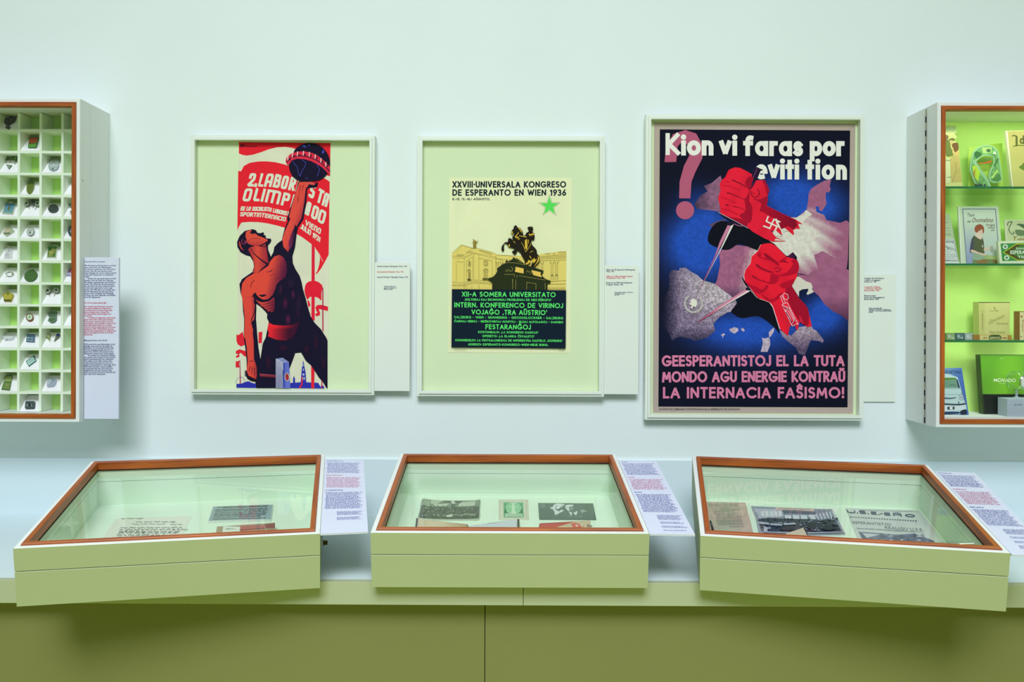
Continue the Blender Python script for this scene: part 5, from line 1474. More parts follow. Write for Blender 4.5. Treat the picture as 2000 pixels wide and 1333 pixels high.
badge('pendant', 'pale blue rhombus pendant with dark rim and lettering', 'pendant', O, 4, [(640, 55), (650, 20), (662, 55), (702, 150), (555, 258), (496, 155)], (54, 112, 104), lambda A: (A.poly([(636, 68), (686, 148), (558, 240), (512, 156)], (206, 238, 234)), A.greek(545, 680, 135, 16, (70, 130, 130), 3), A.greek(530, 675, 160, 16, (70, 140, 150), 4), A.greek(550, 610, 188, 14, (90, 150, 160), 5)), 0.0025)
O = mount(12, 0, 'white sloping mount under the green tag')
badge('tag', 'green oblong tag on a fob with pale upper half', 'badge', O, 4, [(105, 450), (140, 420), (235, 425), (238, 445), (185, 718), (22, 702)], (96, 122, 62), lambda A: (A.poly([(108, 455), (232, 445), (215, 545), (80, 545)], (176, 190, 120)), A.poly([(66, 560), (205, 562), (180, 704), (40, 694)], (110, 144, 74)), A.poly([(105, 590), (180, 590), (170, 645), (95, 645)], (150, 160, 90)), A.stroke([(52, 668), (180, 676)], 6, (190, 196, 150))), 0.003)
O = mount(12, 2, 'white sloping mount under the pale rounded badge')
badge('rounded_badge', 'pale grey rounded badge with a small dark dot', 'badge', O, 4, [(930, 500), (970, 482), (1060, 486), (1085, 520), (1070, 580), (1040, 625), (990, 640), (905, 642), (902, 600), (915, 540)], (176, 186, 208), lambda A: (A.poly(ell(1018, 528, 12, 10), (50, 60, 70)), A.stroke([(985, 540), (970, 600)], 5, (130, 140, 160)), A.poly([(935, 515), (1000, 500), (960, 600), (920, 610)], (206, 214, 228))), 0.006)
O = mount(13, 1, 'white sloping mount under the dark square badge in the lowest row')
badge('square_badge', 'dark rounded square badge with pale scroll marks', 'badge', O, 4, [(488, 940), (510, 925), (660, 928), (678, 945), (668, 1050), (648, 1072), (498, 1074), (478, 1055)], (66, 80, 84), lambda A: (A.stroke([(500, 945), (655, 945), (645, 1055), (498, 1056), (500, 945)], 6, (110, 124, 120)), A.stroke([(520, 980), (535, 1010), (515, 1030)], 12, (200, 212, 200)), A.stroke([(610, 980), (595, 1010), (620, 1030)], 12, (200, 212, 200)), A.poly(ell(570, 1000, 30, 34), (44, 52, 56))), 0.004)

# ------------------------------------------------------------------ right wall case: glass shelves with printed things
RX0, RX1, RZ0, RZ1 = 1.25441, 2.06, 1.04519, 1.98636
rc, rmw, rdoor = wall_case(RX0, RX1, RZ0, RZ1, 'shelf_case', 'wall case with wooden glass door and glass shelves of booklets', True)
MB().box(RX0 + 0.0192, RX1 - 0.0192, RZ0 + 0.0192, RZ1 - 0.0192, 0.010, 0.0215).build('back_panel', 'lime', rc, rmw)
RF = 1.0733
MB().box(RX0 + 0.0195, RX1 - 0.0195, RZ0 + 0.0194, RF, 0.022, 0.1535).build('floor_board', 'white', rc, rmw)
SHZ = [1.7442, 1.5187, 1.2939]
for z in SHZ:
    g = MB().box(RX0 + 0.0197, RX1 - 0.0197, z - 0.0030, z + 0.0030, 0.0222, 0.1500)
    g.mi = [0, 0, 0, 0, 0, 0]
    s_ = g.build('glass_shelf', ['sglass'], rc, rmw)
    MB().box(RX0 + 0.0197, RX1 - 0.0197, z - 0.0030, z + 0.0030, 0.1501, 0.1512).build('shelf_edge', 'gedge', s_, rmw)


def stand(t, z, lean, yaw=0.0, x=1.4, thick=0.0):
    """a plane standing on height z, t in front of the wall, leaning back"""
    A = Vector((math.cos(yaw), math.sin(yaw), 0))
    F = Vector((-math.sin(yaw), math.cos(yaw), 0))
    B = F * math.sin(lean) + Vector((0, 0, 1)) * math.cos(lean)
    return Art(Vector((x, -t, z + 0.0002 + thick * math.sin(lean))), A, B)


def finish(A, name, lab, cat, outline, rgb, thick, mat='gloss', group=None, sm=False, clampx=None):
    pts = smooth(outline) if sm else outline
    old = A.loc
    nz = A.N.z
    y0 = thick * nz / math.sqrt(1 - nz * nz) + 0.0001

    def clamped(p):
        x, y = old(p)
        if clampx is not None:
            x = max(x, clampx - A.O.x)
        return x, max(y, y0)
    A.loc = clamped
    for i, (x, y, z) in enumerate(A.v):
        A.v[i] = (max(x, clampx - A.O.x) if clampx is not None else x, max(y, y0), z)
    o = A.build(name, mat, None, sheet=pts, back=rgb, thick=thick)
    return tag(o, lab, cat, group)


K1, K2, K3 = (1830, 210, 170, 170, 1333), (1830, 370, 170, 170, 1333), (1830, 560, 170, 270, 839)
Z1, Z2, Z3 = (z + 0.003 for z in SHZ)
CX = RX0 + 0.0205
# top shelf
A = stand(0.095, Z1, 0.10).at(*K1)
A.poly([(40, 258), (288, 262), (298, 380), (40, 384)], (132, 164, 58))
A.poly([(60, 300), (292, 290), (296, 350), (60, 356)], (96, 128, 40))
A.stroke([(190, 262), (180, 290), (60, 320)], 6, (70, 96, 30))
A.poly([(40, 420), (140, 418), (180, 450), (160, 500), (150, 640), (40, 640)], (120, 100, 56), True)
A.poly([(180, 490), (230, 470), (268, 480), (262, 515), (190, 512)], (112, 104, 44), True)
A.poly([(188, 512), (250, 512), (240, 570), (205, 585)], (206, 190, 118), True)
A.poly([(140, 520), (190, 515), (215, 620), (260, 690), (240, 740), (140, 740)], (112, 128, 60), True)
A.poly([(228, 575), (260, 545), (318, 548), (332, 620), (318, 660), (280, 690), (250, 640)], (120, 84, 40), True)
A.poly([(232, 620), (252, 625), (262, 690), (330, 665), (335, 730), (250, 725)], (214, 188, 112), True)
A.poly([(200, 780), (240, 740), (338, 732), (382, 1140), (220, 1150), (210, 1000)], (196, 182, 104))
A.stroke([(232, 1148), (290, 960), (280, 830)], 6, (130, 120, 62), True)
A.stroke([(345, 940), (300, 1010)], 5, (140, 126, 66))
A.poly([(60, 790), (196, 780), (205, 1000), (195, 1160), (60, 1170)], (214, 222, 168))
A.stroke([(150, 1072), (220, 1068)], 6, (70, 70, 60))
A.greek(140, 205, 820, 26, (60, 90, 40), 3)
finish(A, 'display_card', 'die-cut card of three people looking away, half hidden by the door frame', 'card', [(0, 255), (290, 258), (302, 385), (262, 396), (312, 460), (272, 480), (284, 520), (330, 560), (342, 720), (382, 1140), (400, 1230), (0, 1230)], (206, 214, 132), 0.0015, clampx=CX)

A = stand(0.080, Z1, 0.16).at(*K1)
A.poly([(482, 612), (720, 582), (1000, 548), (1006, 1240), (482, 1240)], lambda x, y: (176, 214, 84))
finish(A, 'backing_card', 'plain lime card standing behind the ribbon-shaped board', 'card', [(480, 610), (1000, 545), (1008, 1240), (480, 1240)], (176, 214, 84), 0.002)
A = stand(0.102, Z1, 0.10).at(*K1)
RIM, GRN = (150, 196, 150), (112, 168, 96)
OUT = [(500, 960), (515, 830), (545, 700), (600, 625), (690, 582), (790, 574), (880, 600), (940, 670), (960, 780), (990, 980), (992, 1130), (930, 1152), (860, 1158), (806, 1130), (792, 1060), (815, 960), (870, 850), (860, 770), (800, 735), (700, 745), (600, 830), (660, 930), (790, 1110), (840, 1240), (620, 1240), (560, 1120)]
A.poly(OUT, RIM)
A.poly([(520, 960), (530, 840), (565, 715), (615, 645), (700, 600), (790, 592), (865, 615), (918, 680), (940, 790), (970, 980), (975, 1110), (920, 1135), (850, 1140), (822, 1110), (812, 1060), (835, 960), (890, 860), (878, 770), (800, 718), (690, 730), (590, 810), (545, 800), (560, 860), (770, 1140), (800, 1235), (640, 1235), (575, 1110)], GRN, step=40, jit=.18)
A.poly([(690, 610), (840, 610), (830, 690), (700, 700)], (176, 212, 120))
A.poly(ell(790, 660, 36, 26), (70, 110, 70))
A.poly([(570, 700), (620, 672), (690, 720), (600, 780)], (60, 112, 56), True)
A.poly([(850, 710), (890, 660), (912, 720)], (206, 226, 190))
A.poly([(540, 900), (600, 890), (660, 990), (630, 1140), (560, 1040)], (180, 214, 60))
A.poly([(545, 1010), (590, 930), (580, 1060), (610, 1140)], (170, 140, 60))
A.poly([(830, 1110), (960, 1010), (985, 1100), (930, 1140)], (84, 140, 70))
A.stroke([(840, 1080), (930, 960)], 24, (190, 226, 110), True)
A.stroke([(870, 900), (940, 780)], 22, (70, 120, 56), True)
A.stroke([(620, 860), (740, 850), (832, 828)], lambda t: 6 + 22 * t, (216, 92, 60))
A.stroke([(700, 815), (760, 775), (830, 790)], 12, (90, 130, 90), True)
A.text('P ', 580, 650, 1215, 1215, 36, 10, (40, 60, 60))
A.greek(585, 760, 1210, 40, (40, 60, 66), 8, dens=.8)
finish(A, 'ribbon_board', 'green board cut like a looped ribbon, printed with landscapes', 'card', OUT, RIM, 0.002)
A = stand(0.110, Z1, 0.085, -0.05, 1.42).at(*K1)
A.poly([(1080, 362), (1420, 352), (1420, 1240), (1170, 1240)], lambda x, y: mixc((172, 164, 96), (206, 204, 118), (y - 400) / 500), step=60)
A.bf('I', 1195, 590, 150, (78, 88, 30), x1=1235, off=.03)
A.bf('d', 1262, 555, 130, (78, 88, 30), x1=1335, off=.03)
A.bf('o', 1345, 555, 90, (78, 88, 30), x1=1410, off=.03)
A.stroke([(1150, 440), (1180, 430), (1225, 445)], 18, (78, 88, 30), True)
A.stroke([(1165, 600), (1240, 580), (1400, 590)], 14, (96, 104, 40), True)
A.poly([(1255, 915), (1300, 880), (1345, 830), (1420, 850), (1420, 990), (1320, 960)], (110, 138, 46), True)
finish(A, 'book', 'tan book with dark blackletter title on the top glass shelf', 'book', [(1052, 358), (1420, 350), (1420, 1240), (1152, 1240)], (232, 236, 190), 0.012)
# second shelf
A = stand(0.070, Z2, 0.15).at(*K2)
A.greek(60, 170, 515, 14, (90, 110, 90), 1)
A.greek(60, 140, 580, 24, (70, 90, 80), 2, dens=.8)
for y, x1 in ((600, 215), (640, 220), (680, 218), (705, 230)):
    A.greek(60, x1, y, 13, (110, 130, 110), y)
finish(A, 'leaflet', 'pale leaflet standing behind another leaflet at the case edge', 'leaflet', [(-20, 375), (182, 380), (208, 430), (300, 900), (300, 1160), (-20, 1160)], (196, 210, 176), 0.0015, clampx=CX)
A = stand(0.100, Z2, 0.13).at(*K2)
A.stroke([(40, 772), (258, 780), (325, 1098), (40, 1096)], 6, (90, 106, 120))
A.text('LES ROYAL', 60, 262, 816, 822, 26, 7, (70, 84, 96))
A.bf('ESPERANTO', 50, 862, 34, (72, 88, 100), x1=300, dirv=(.93, .36), upv=(.36, -.93))
A.poly(ell(175, 905, 22, 26), (150, 166, 160))
A.stroke(ell(175, 905, 52, 60, n=16, a0=-30, a1=210), 5, (150, 166, 160))
for y, x1, h in ((1000, 180, 18), (1005, 300, 10), (1030, 305, 10), (1060, 260, 10), (1090, 190, 16), (1094, 300, 10)):
    A.greek(60 if y != 1005 else 200, x1, y, h, (110, 124, 130), y)
finish(A, 'leaflet', 'white leaflet with arched lettering standing in front at the case edge', 'leaflet', [(-20, 748), (268, 762), (335, 1090), (356, 1170), (-20, 1170)], (214, 222, 216), 0.0015, clampx=CX)
A = stand(0.105, Z2, 0.115, -0.03, 1.36).at(*K2)
A.poly([(345, 262), (938, 266), (1012, 1170), (395, 1170)], (206, 222, 190))
A.stroke([(455, 1150), (392, 302), (895, 302), (965, 1150)], 11, (92, 104, 150))
A.poly([(398, 310), (888, 310), (955, 1150), (462, 1150)], lambda x, y: mixc((206, 222, 200), (150, 160, 196), (y - 500) / 700 * (1.2 if x < 620 else .4)), step=70)
A.poly([(545, 1020), (760, 1005), (955, 1030), (965, 1160), (545, 1160)], lambda x, y: mixc((132, 168, 96), (190, 200, 140), (x - 600) / 300), step=50)
A.poly([(545, 1060), (960, 1080), (965, 1160), (545, 1160)], lambda x, y: mixc((150, 116, 70), (110, 140, 90), math.sin(x / 40)), step=40)
A.poly([(548, 930), (600, 990), (720, 985), (735, 1060), (640, 1090), (548, 1080)], (150, 176, 150))
A.poly([(500, 960), (512, 850), (530, 760), (570, 705), (630, 690), (690, 730), (716, 800), (728, 990), (640, 985), (545, 940), (530, 980)], lambda x, y: mixc((70, 66, 104), (88, 96, 62), (x - 530) / 40), step=40)
A.poly([(575, 700), (610, 665), (660, 665), (690, 730), (668, 770), (600, 730)], (228, 208, 190), True)
A.poly([(640, 620), (700, 610), (712, 660), (690, 690), (655, 690), (620, 660)], (232, 204, 186), True)
A.poly([(580, 640), (578, 590), (600, 555), (650, 535), (700, 555), (722, 610), (716, 670), (700, 668), (690, 615), (640, 640), (610, 665)], (158, 84, 50), True)
A.stroke([(650, 632), (672, 636)], 5, (120, 70, 60))
A.stroke([(662, 672), (680, 672)], 6, (186, 90, 80))
A.poly([(520, 930), (560, 930), (640, 965), (735, 990), (745, 1012), (690, 1012), (600, 980), (520, 958)], (226, 194, 176), True)
A.poly([(722, 905), (800, 885), (830, 900), (860, 930), (820, 935), (800, 915), (724, 945)], (226, 196, 176), True)
A.poly([(812, 868), (858, 868), (862, 955), (812, 955)], (176, 172, 160))
A.poly([(690, 850), (700, 850), (704, 890), (690, 890)], (236, 232, 220))
LT = (112, 70, 50)
A.bf('Tasо'.replace('о', 'o'), 452, 415, 52, (84, 62, 66), x1=570, upv=(.3, -1))
A.bf('da', 456, 508, 36, (90, 66, 60), x1=512, upv=(.3, -1))
A.bf('Ovomaltino', 526, 505, 74, LT, x1=856, upv=(.25, -1))
A.bf('fortigas', 745, 560, 36, LT, x1=880, upv=(.3, -1))
A.bf('ankaŭ', 775, 600, 34, LT, x1=880, upv=(.3, -1))
A.bf('vin', 822, 640, 32, LT, x1=875, upv=(.3, -1))
finish(A, 'booklet', 'framed booklet picturing a red-haired woman holding a cup', 'booklet', [(322, 262), (940, 262), (1014, 1170), (372, 1170)], (226, 234, 216), 0.006)
A = stand(0.075, Z2, 0.12).at(*K2)
A.poly([(1062, 478), (1420, 478), (1420, 1170), (1100, 1170)], (206, 214, 166))
A.stroke([(1085, 560), (1080, 530), (1110, 500), (1150, 500), (1120, 560), (1100, 620), (1150, 690), (1180, 670), (1165, 650)], 12, (60, 84, 60), True)
A.poly([(1215, 540), (1300, 530), (1420, 580), (1420, 690), (1340, 610), (1260, 560)], (84, 110, 74), True)
A.poly([(1205, 620), (1420, 650), (1420, 700), (1240, 710)], (110, 136, 92), True)
A.bf('T', 1155, 800, 80, (150, 124, 46), x1=1215, upv=(.15, -1), off=.02)
A.bf('obl', 1222, 800, 70, (150, 124, 46), x1=1330, upv=(.15, -1), off=.02)
A.greek(1250, 1262, 520, 20, (40, 60, 40), 2)
finish(A, 'leaflet', 'cream leaflet with scroll ornament behind the green chocolate pack', 'leaflet', [(1030, 466), (1420, 466), (1420, 1170), (1080, 1170)], (222, 226, 186), 0.003)
A = stand(0.140, Z2, 0.06, -0.04, 1.42).at(*K2)
A.poly([(940, 800), (1440, 786), (1440, 1170), (966, 1170)], (232, 240, 206))
A.poly([(972, 832), (1440, 816), (1440, 1092), (1000, 1100)], (64, 150, 70))
A.poly([(1008, 968), (1215, 832), (1440, 826), (1440, 1090), (1240, 1092)], (206, 214, 50))
A.poly([(1028, 968), (1212, 846), (1440, 840), (1440, 1078), (1240, 1082)], (86, 84, 22))
A.poly([(1120, 968), (1290, 850), (1440, 850), (1440, 1075), (1290, 1070)], (70, 134, 56))
for cx_, cy_ in ((1046, 880), (1068, 1048)):
    A.poly(ell(cx_, cy_, 40, 38), (226, 240, 220))
    A.poly(star(cx_, cy_, 30), (40, 110, 60))
W_ = (240, 246, 226)
A.text('ŜOKOLADO', 1210, 1460, 922, 918, 26, 6, W_)
A.bf('ESPERANTO', 1118, 992, 56, W_, x1=1500, off=.02)
A.bf('TILIO', 1235, 1055, 40, W_, x1=1440, off=.02)
finish(A, 'chocolate_pack', 'green and white chocolate pack with stars and a diamond', 'box', [(934, 796), (1440, 782), (1440, 1180), (962, 1180)], (226, 236, 200), 0.010)
# third shelf
z = Z3
b0 = at(1842, 664, 0.120)
mw = frame_mat((0, -0.118, z + 0.0002), (1, 0, 0), (0, 1, 0))
for lab, xa, xb, rgb, sd in (('small dark green folded pack at the edge of the third shelf', 1848.5, 1866, (120, 150, 90), 1), ('small folded pack with a dark middle beside the tin', 1866.8, 1884, (52, 88, 92), 2), ('small pale folded pack next to the cigar box', 1884.8, 1902.5, (150, 168, 170), 3)):
    pa, pb = at(xa, 664, 0.128).x, at(xb, 664, 0.128).x
    A = Art(Vector((0, -0.128, z + 0.0003)), (1, 0, 0), (0, 0.12, 1))
    h = 0.0205
    A.loc = lambda q, pa=pa, pb=pb, h=h: (pa + (pb - pa) * q[0], h * q[1])
    A.poly([(.08, .1), (.92, .1), (.92, .9), (.08, .9)], mixc(rgb, (220, 230, 210), .25))
    A.poly(ell(.35, .5, .16, .26), mixc(rgb, (230, 236, 226), .6))
    A.greek(.55, .9, .4, .3, (210, 220, 210), sd)
    o = A.build('folded_pack', 'gloss', None, sheet=[(0, 0), (1, 0), (1, 1), (0, 1)], back=rgb, thick=0.012)
    tag(o, lab, 'box', 'small folded packs on the third shelf')
A = stand(0.090, Z3, 0.0).at(*K3)
A.poly([(408, 158), (462, 158), (462, 600), (408, 600)], (206, 208, 128))
A.poly([(462, 158), (700, 158), (695, 600), (462, 600)], (216, 216, 140))
A.poly([(404, 150), (702, 152), (702, 158), (404, 158)], (84, 84, 40))
A.poly(star(555, 208, 10), (70, 76, 40))
TN = (140, 140, 76)
A.bf('La Plej', 508, 244, 24, TN, x1=590, upv=(.3, -1))
A.bf('Esperanto', 495, 366, 48, TN, x1=655, dirv=(.93, -.42), upv=(.3, -1))
A.bf('Romanoj', 570, 368, 26, TN, x1=680, upv=(.3, -1))
A.bf('Fabrikisto', 500, 455, 28, TN, x1=655, upv=(.3, -1))
A.bf('I. Fabrika Firmo', 432, 230, 18, TN, x1=620, dirv=(0, 1), upv=(1, 0))
finish(A, 'tin', 'tall cream tin with slanted script standing behind the cigar box', 'tin', [(402, 149), (704, 151), (696, 640), (404, 640)], (206, 206, 130), 0.030)
A = stand(0.140, Z3, 0.0).at(*K3)
A.poly([(412, 468), (680, 470), (680, 540), (412, 540)], (226, 214, 140))
A.rect(366, 466, 412, 545, (166, 122, 46))
A.rect(680, 470, 716, 545, (186, 146, 62))
A.poly([(502, 480), (530, 466), (590, 466), (618, 482), (620, 505), (590, 524), (530, 524), (502, 506)], (70, 92, 40), True)
A.stroke([(510, 498), (535, 515), (590, 515), (612, 498)], 5, (206, 206, 130), True)
A.bf('ESPERANTO', 508, 506, 22, (226, 226, 160), x1=612, off=.02)
A.text('SPEC.', 446, 486, 503, 503, 15, 3, (170, 120, 60))
A.text('FABRIK', 628, 672, 504, 504, 15, 3, (170, 120, 60))
finish(A, 'cigar_box', 'low wooden cigar box with a dark green oval label', 'box', [(364, 464), (718, 468), (720, 560), (364, 560)], (190, 150, 66), 0.022)
A = stand(0.135, Z3, 0.0).at(*K3)
A.poly([(798, 245), (838, 247), (838, 560), (798, 560)], (232, 226, 168))
A.poly([(838, 247), (960, 250), (960, 560), (838, 560)], (196, 158, 60))
A.bf('Elegant', 820, 320, 18, (150, 84, 40), x1=938, dirv=(0, 1), upv=(1, 0))
A.poly(ell(815, 290, 8, 12), (190, 90, 60))
A.poly(star(812, 482, 10), (170, 60, 60))
finish(A, 'carton', 'upright cream carton with brown edges at the far end of the shelf', 'box', [(794, 238), (960, 242), (960, 560), (794, 560)], (150, 110, 40), 0.026)
# case floor
A = stand(0.108, RF, 0.10, -0.10, 1.30).at(*K3)
A.poly([(0, 790), (238, 786), (306, 1250), (0, 1250)], lambda x, y: mixc((110, 150, 190), (70, 106, 180), (x - 80) / 130 + (y - 900) / 900), step=50)
A.bf('PLEJ AKTUALA', 62, 838, 30, (36, 46, 60), x1=232, off=.02)
A.poly([(40, 868), (180, 868), (208, 905), (232, 990), (240, 1040), (272, 1120), (285, 1170), (280, 1200), (240, 1225), (40, 1220)], (186, 212, 214), True)
A.poly([(40, 884), (182, 884), (222, 978), (40, 978)], (110, 150, 130))
A.poly([(40, 880), (176, 880), (186, 895), (40, 905)], (90, 130, 50))
A.poly([(184, 890), (200, 900), (224, 978), (206, 978)], (40, 56, 80))
A.stroke(ell(150, 962, 30, 16, n=12, a0=180, a1=360), 4, (60, 80, 90))
A.stroke([(40, 985), (232, 985), (246, 1040), (40, 1045)], 4, (120, 150, 160))
A.stroke([(40, 1075), (130, 1080), (184, 1072)], lambda t: 16 - 8 * t, (60, 82, 106))
A.poly(ell(232, 1068, 24, 32), (214, 226, 226))
A.stroke(ell(232, 1068, 20, 27) + [ell(232, 1068, 20, 27)[0]], 5, (70, 90, 110))
A.poly(ell(232, 1068, 11, 15), (150, 166, 180))
A.stroke([(40, 1132), (200, 1140), (276, 1130)], 14, (40, 52, 70), True)
A.poly([(40, 1150), (272, 1148), (262, 1185), (40, 1200)], (206, 218, 222))
A.poly([(100, 1160), (170, 1158), (168, 1186), (100, 1188)], (46, 54, 66))
A.rect(122, 1162, 150, 1184, (226, 230, 230))
A.poly([(222, 1205), (278, 1185), (288, 1225), (260, 1240), (235, 1238)], (24, 34, 60), True)
A.stroke([(208, 1108), (208, 1146)], 8, (40, 52, 70))
A.poly([(60, 1210), (210, 1208), (200, 1228), (60, 1236)], (34, 56, 96), True)
finish(A, 'booklet', 'blue booklet with the front of a small old car on its cover', 'booklet', [(0, 788), (240, 784), (309, 1262), (0, 1262)], (120, 156, 196), 0.003, clampx=CX)
A = stand(0.095, RF, 0.05, 0.0, 1.42).at(*K3)
A.poly([(418, 662), (835, 664), (838, 1040), (440, 1038)], lambda x, y: mixc((96, 160, 40), (126, 190, 44), math.sin(x / 90) * .5 + (y - 700) / 500), step=50)
A.poly([(440, 1038), (838, 1040), (840, 1260), (455, 1260)], (14, 20, 16))
A.stroke([(440, 1038), (456, 1255)], 16, (34, 52, 24))
A.text('MOVADO', 546, 760, 920, 922, 34, 6, (236, 244, 226), gap=.14)
A.greek(600, 672, 938, 8, (206, 226, 190), 3)
A.greek(608, 652, 694, 8, (206, 226, 190), 4)
finish(A, 'presentation_box', 'tall box, leaf green above and black below, behind the wristwatch', 'box', [(412, 656), (838, 658), (842, 1265), (448, 1265)], (40, 66, 26), 0.022)
# wristwatch on its acrylic block
xa, xb = at(1830 + 678 * .2026, 817, 0.15).x, at(1830 + 960 * .2026, 817, 0.15).x
zt = at(1900, 560 + 1082 * .2026, 0.15).z
mw = frame_mat((0, 0, 0), *WALLN)
o = MB().box(xa, xb, RF + 0.0002, zt, 0.104, 0.150).build('acrylic_block', 'acryl', None, mw, bevel=0.001)
tag(o, 'frosted clear block carrying the wristwatch', 'stand')
A = Art(Vector((0, -0.150 - 0.0003, 0)), *WALLN).at(*K3)
A.greek(745, 830, 1145, 16, (120, 132, 150), 6)
A.build('engraved_text', 'print', o)
wc = at(1830 + 768 * .2026, 560 + 908 * .2026, 0.115)
wm = frame_mat(wc, *WALLN)
w = empty('wristwatch', wm, 'steel wristwatch with curled clear strap standing on the frosted block', 'watch')
w2 = wm @ Matrix.Rotation(math.radians(-80), 4, 'Y')
hx = (1, 0, 0)
MB().lathe([(0.0175, 0), (0.0190, 0.002), (0.0190, 0.006), (0.0165, 0.0078), (0.0160, 0.0070)], (0.0262, 0, 0), hx, 28).lathe([(0.0024, 0), (0.0024, 0.004)], (0.0300, 0.0188, 0.0), (0, 1, 0), 10).build('watch_case', 'chrome', w, w2)
MB().lathe([(0.0155, 0), (0.0155, 0.0004)], (0.0333, 0, 0), hx, 28).build('dial', 'white', w, w2)
MB().box(0.0338, 0.0340, -0.001, 0.011, -0.0005, 0.0005).box(0.0341, 0.0343, -0.0005, 0.0005, -0.001, 0.008).build('watch_hands', 'black', w, w2)
st = MB()
for k in range(24):
    t0, t1 = math.radians(42 + k * 11.5), math.radians(42 + (k + 1) * 11.5)
    q = []
    for zz in (-0.009, 0.009):
        for (t_, r_) in ((t0, 0.0270), (t1, 0.0270), (t1, 0.0284), (t0, 0.0284)):
            q.append((r_ * math.cos(t_), r_ * math.sin(t_), zz))
    st.hexa(q)
st.build('strap', 'sglass', w, w2)
sb = MB()
for zz in (-0.0094, 0.0092):
    sb.tube([(0.0278 * math.cos(math.radians(42 + k * 11.5)), 0.0278 * math.sin(math.radians(42 + k * 11.5)), zz) for k in range(25)], 0.0009, 6)
sb.build('strap_edge', 'chrome', w, w2)
q = wm.inverted() @ Vector((wc.x, wc.y, zt))
MB().lathe([(0.009, 0), (0.009, 0.0015), (0.003, 0.003), (0.003, -0.0289 - q.y)], (0, q.y + 0.0003, 0), (0, 1, 0), 14).build('support_stem', 'acryl', w, wm)

# ------------------------------------------------------------------ papers, photographs and books in the desk cases
def flat(k, thick=0.0008):
    e, mw, o, a, b, c = desk[k]
    return Art(o + c * (0.0124 + thick), a, b)


def lay(A, name, lab, cat, outline, rgb, thick, mat='print', group=None):
    lim = CL / 2 - 0.021
    base = A.loc

    def inside(p):
        x, y = base(p)
        return min(max(x, -CW / 2 + 0.0215), CW / 2 - 0.0215), min(max(y, -lim), lim)
    A.v = [(min(max(x, -CW / 2 + 0.0215), CW / 2 - 0.0215), min(max(y, -lim), lim), z) for x, y, z in A.v]
    A.loc = inside
    return tag(A.build(name, mat, None, sheet=outline, back=rgb, thick=thick), lab, cat, group)


INKB = (50, 56, 56)
# case one
A = flat(0).at(0, 870, 740, 330, 2000)
rr = random.Random(3)
for i, (y, x0, x1) in enumerate(((392, 640, 745), (410, 715, 915), (421, 695, 870), (423, 900, 970), (440, 635, 950), (450, 630, 955), (460, 628, 930), (468, 625, 945), (480, 615, 940), (492, 610, 935))):
    x = x0
    while x < x1:
        wl = rr.uniform(14, 46)
        pts = [(x + wl * j / 8, y - (3 if j % 2 else 0) - rr.uniform(0, 5) + (i * .2)) for j in range(9)]
        A.stroke(pts, 1.7 if i > 1 else 2.2, INKB, True)
        x += wl + 7
lay(A, 'letter', 'handwritten letter on cream paper in the desk case', 'letter', [(610, 389), (640, 386), (1012, 375), (900, 600), (470, 600)], (222, 226, 206), 0.0008)
A = flat(0, 0.004).at(340, 920, 400, 200, 2000)
A.poly([(384, 352), (962, 334), (944, 474), (338, 490)], (150, 172, 172), step=80, jit=.05)
A.stroke([(420, 357), (922, 338)], 5, INKB)
for i, (y, x0, x1) in enumerate(((368, 480, 915), (388, 408, 912), (402, 402, 920), (418, 398, 905), (434, 392, 905), (448, 388, 900), (464, 384, 850))):
    A.greek(x0, x1, y - 2, 10.5, (44, 50, 56), 40 + i, dens=.8, dy=-14)
A.stroke([(378, 474), (895, 462)], 5, INKB)
lay(A, 'printed_notice', 'grey printed notice in old blackletter type beside the letter', 'document', [(376, 346), (968, 328), (948, 482), (330, 500)], (206, 218, 206), 0.004)
A = flat(0, 0.020).at(340, 920, 400, 200, 2000)
A.poly([(420, 546), (985, 510), (990, 640), (405, 640)], (164, 146, 122))
A.poly([(480, 542), (645, 548), (640, 640), (466, 640)], (214, 224, 206))
A.text('TRIETO', 502, 585, 578, 574, 14, 3, (70, 90, 84))
A.greek(600, 614, 576, 14, (60, 80, 80), 2)
A.poly([(650, 545), (880, 530), (896, 562), (648, 590)], (176, 120, 112))
A.poly([(880, 528), (985, 511), (986, 560), (897, 564)], (150, 100, 92))
A.stroke([(640, 582), (896, 562)], 4, (70, 60, 60))
lay(A, 'book', 'small worn book with a white label by the front rail of the desk case', 'book', [(418, 546), (985, 508), (992, 700), (395, 700)], (190, 176, 150), 0.020)
# case two
A = flat(1, 0.0035).at(790, 965, 220, 75, 2000)
A.poly([(318, 100), (480, 108), (700, 122), (1000, 124), (1250, 120), (1345, 108), (1322, 440), (1150, 452), (800, 452), (500, 446), (252, 426)], (104, 120, 104), step=60, jit=.12)
A.poly([(340, 105), (470, 130), (440, 210), (310, 200)], (140, 152, 130))
A.poly([(470, 112), (690, 124), (560, 190), (470, 180)], (172, 184, 158))
A.poly([(700, 122), (1025, 126), (1020, 158), (760, 160), (700, 150)], (52, 62, 56))
A.poly([(520, 185), (800, 175), (720, 225), (540, 235)], (186, 196, 174))
A.poly([(1020, 150), (1265, 130), (1245, 215), (1020, 235), (960, 240), (960, 190)], (178, 188, 168))
A.poly([(262, 360), (300, 200), (480, 230), (900, 230), (1240, 220), (1330, 240), (1322, 438), (800, 450), (500, 444), (252, 426)], (58, 70, 62), step=40, jit=.2)
for i in range(190):
    x, y = rr.uniform(300, 1300), rr.uniform(225, 430)
    A.poly(ell(x, y, rr.uniform(7, 16), rr.uniform(6, 12), n=7), mixc((40, 50, 44), (190, 200, 180), rr.random() ** 1.6))
for i in range(8):
    x = rr.uniform(400, 1200)
    A.stroke([(x, 415 + rr.uniform(-20, 15)), (x + rr.uniform(60, 160), 410 + rr.uniform(-20, 25))], 8, (168, 180, 158))
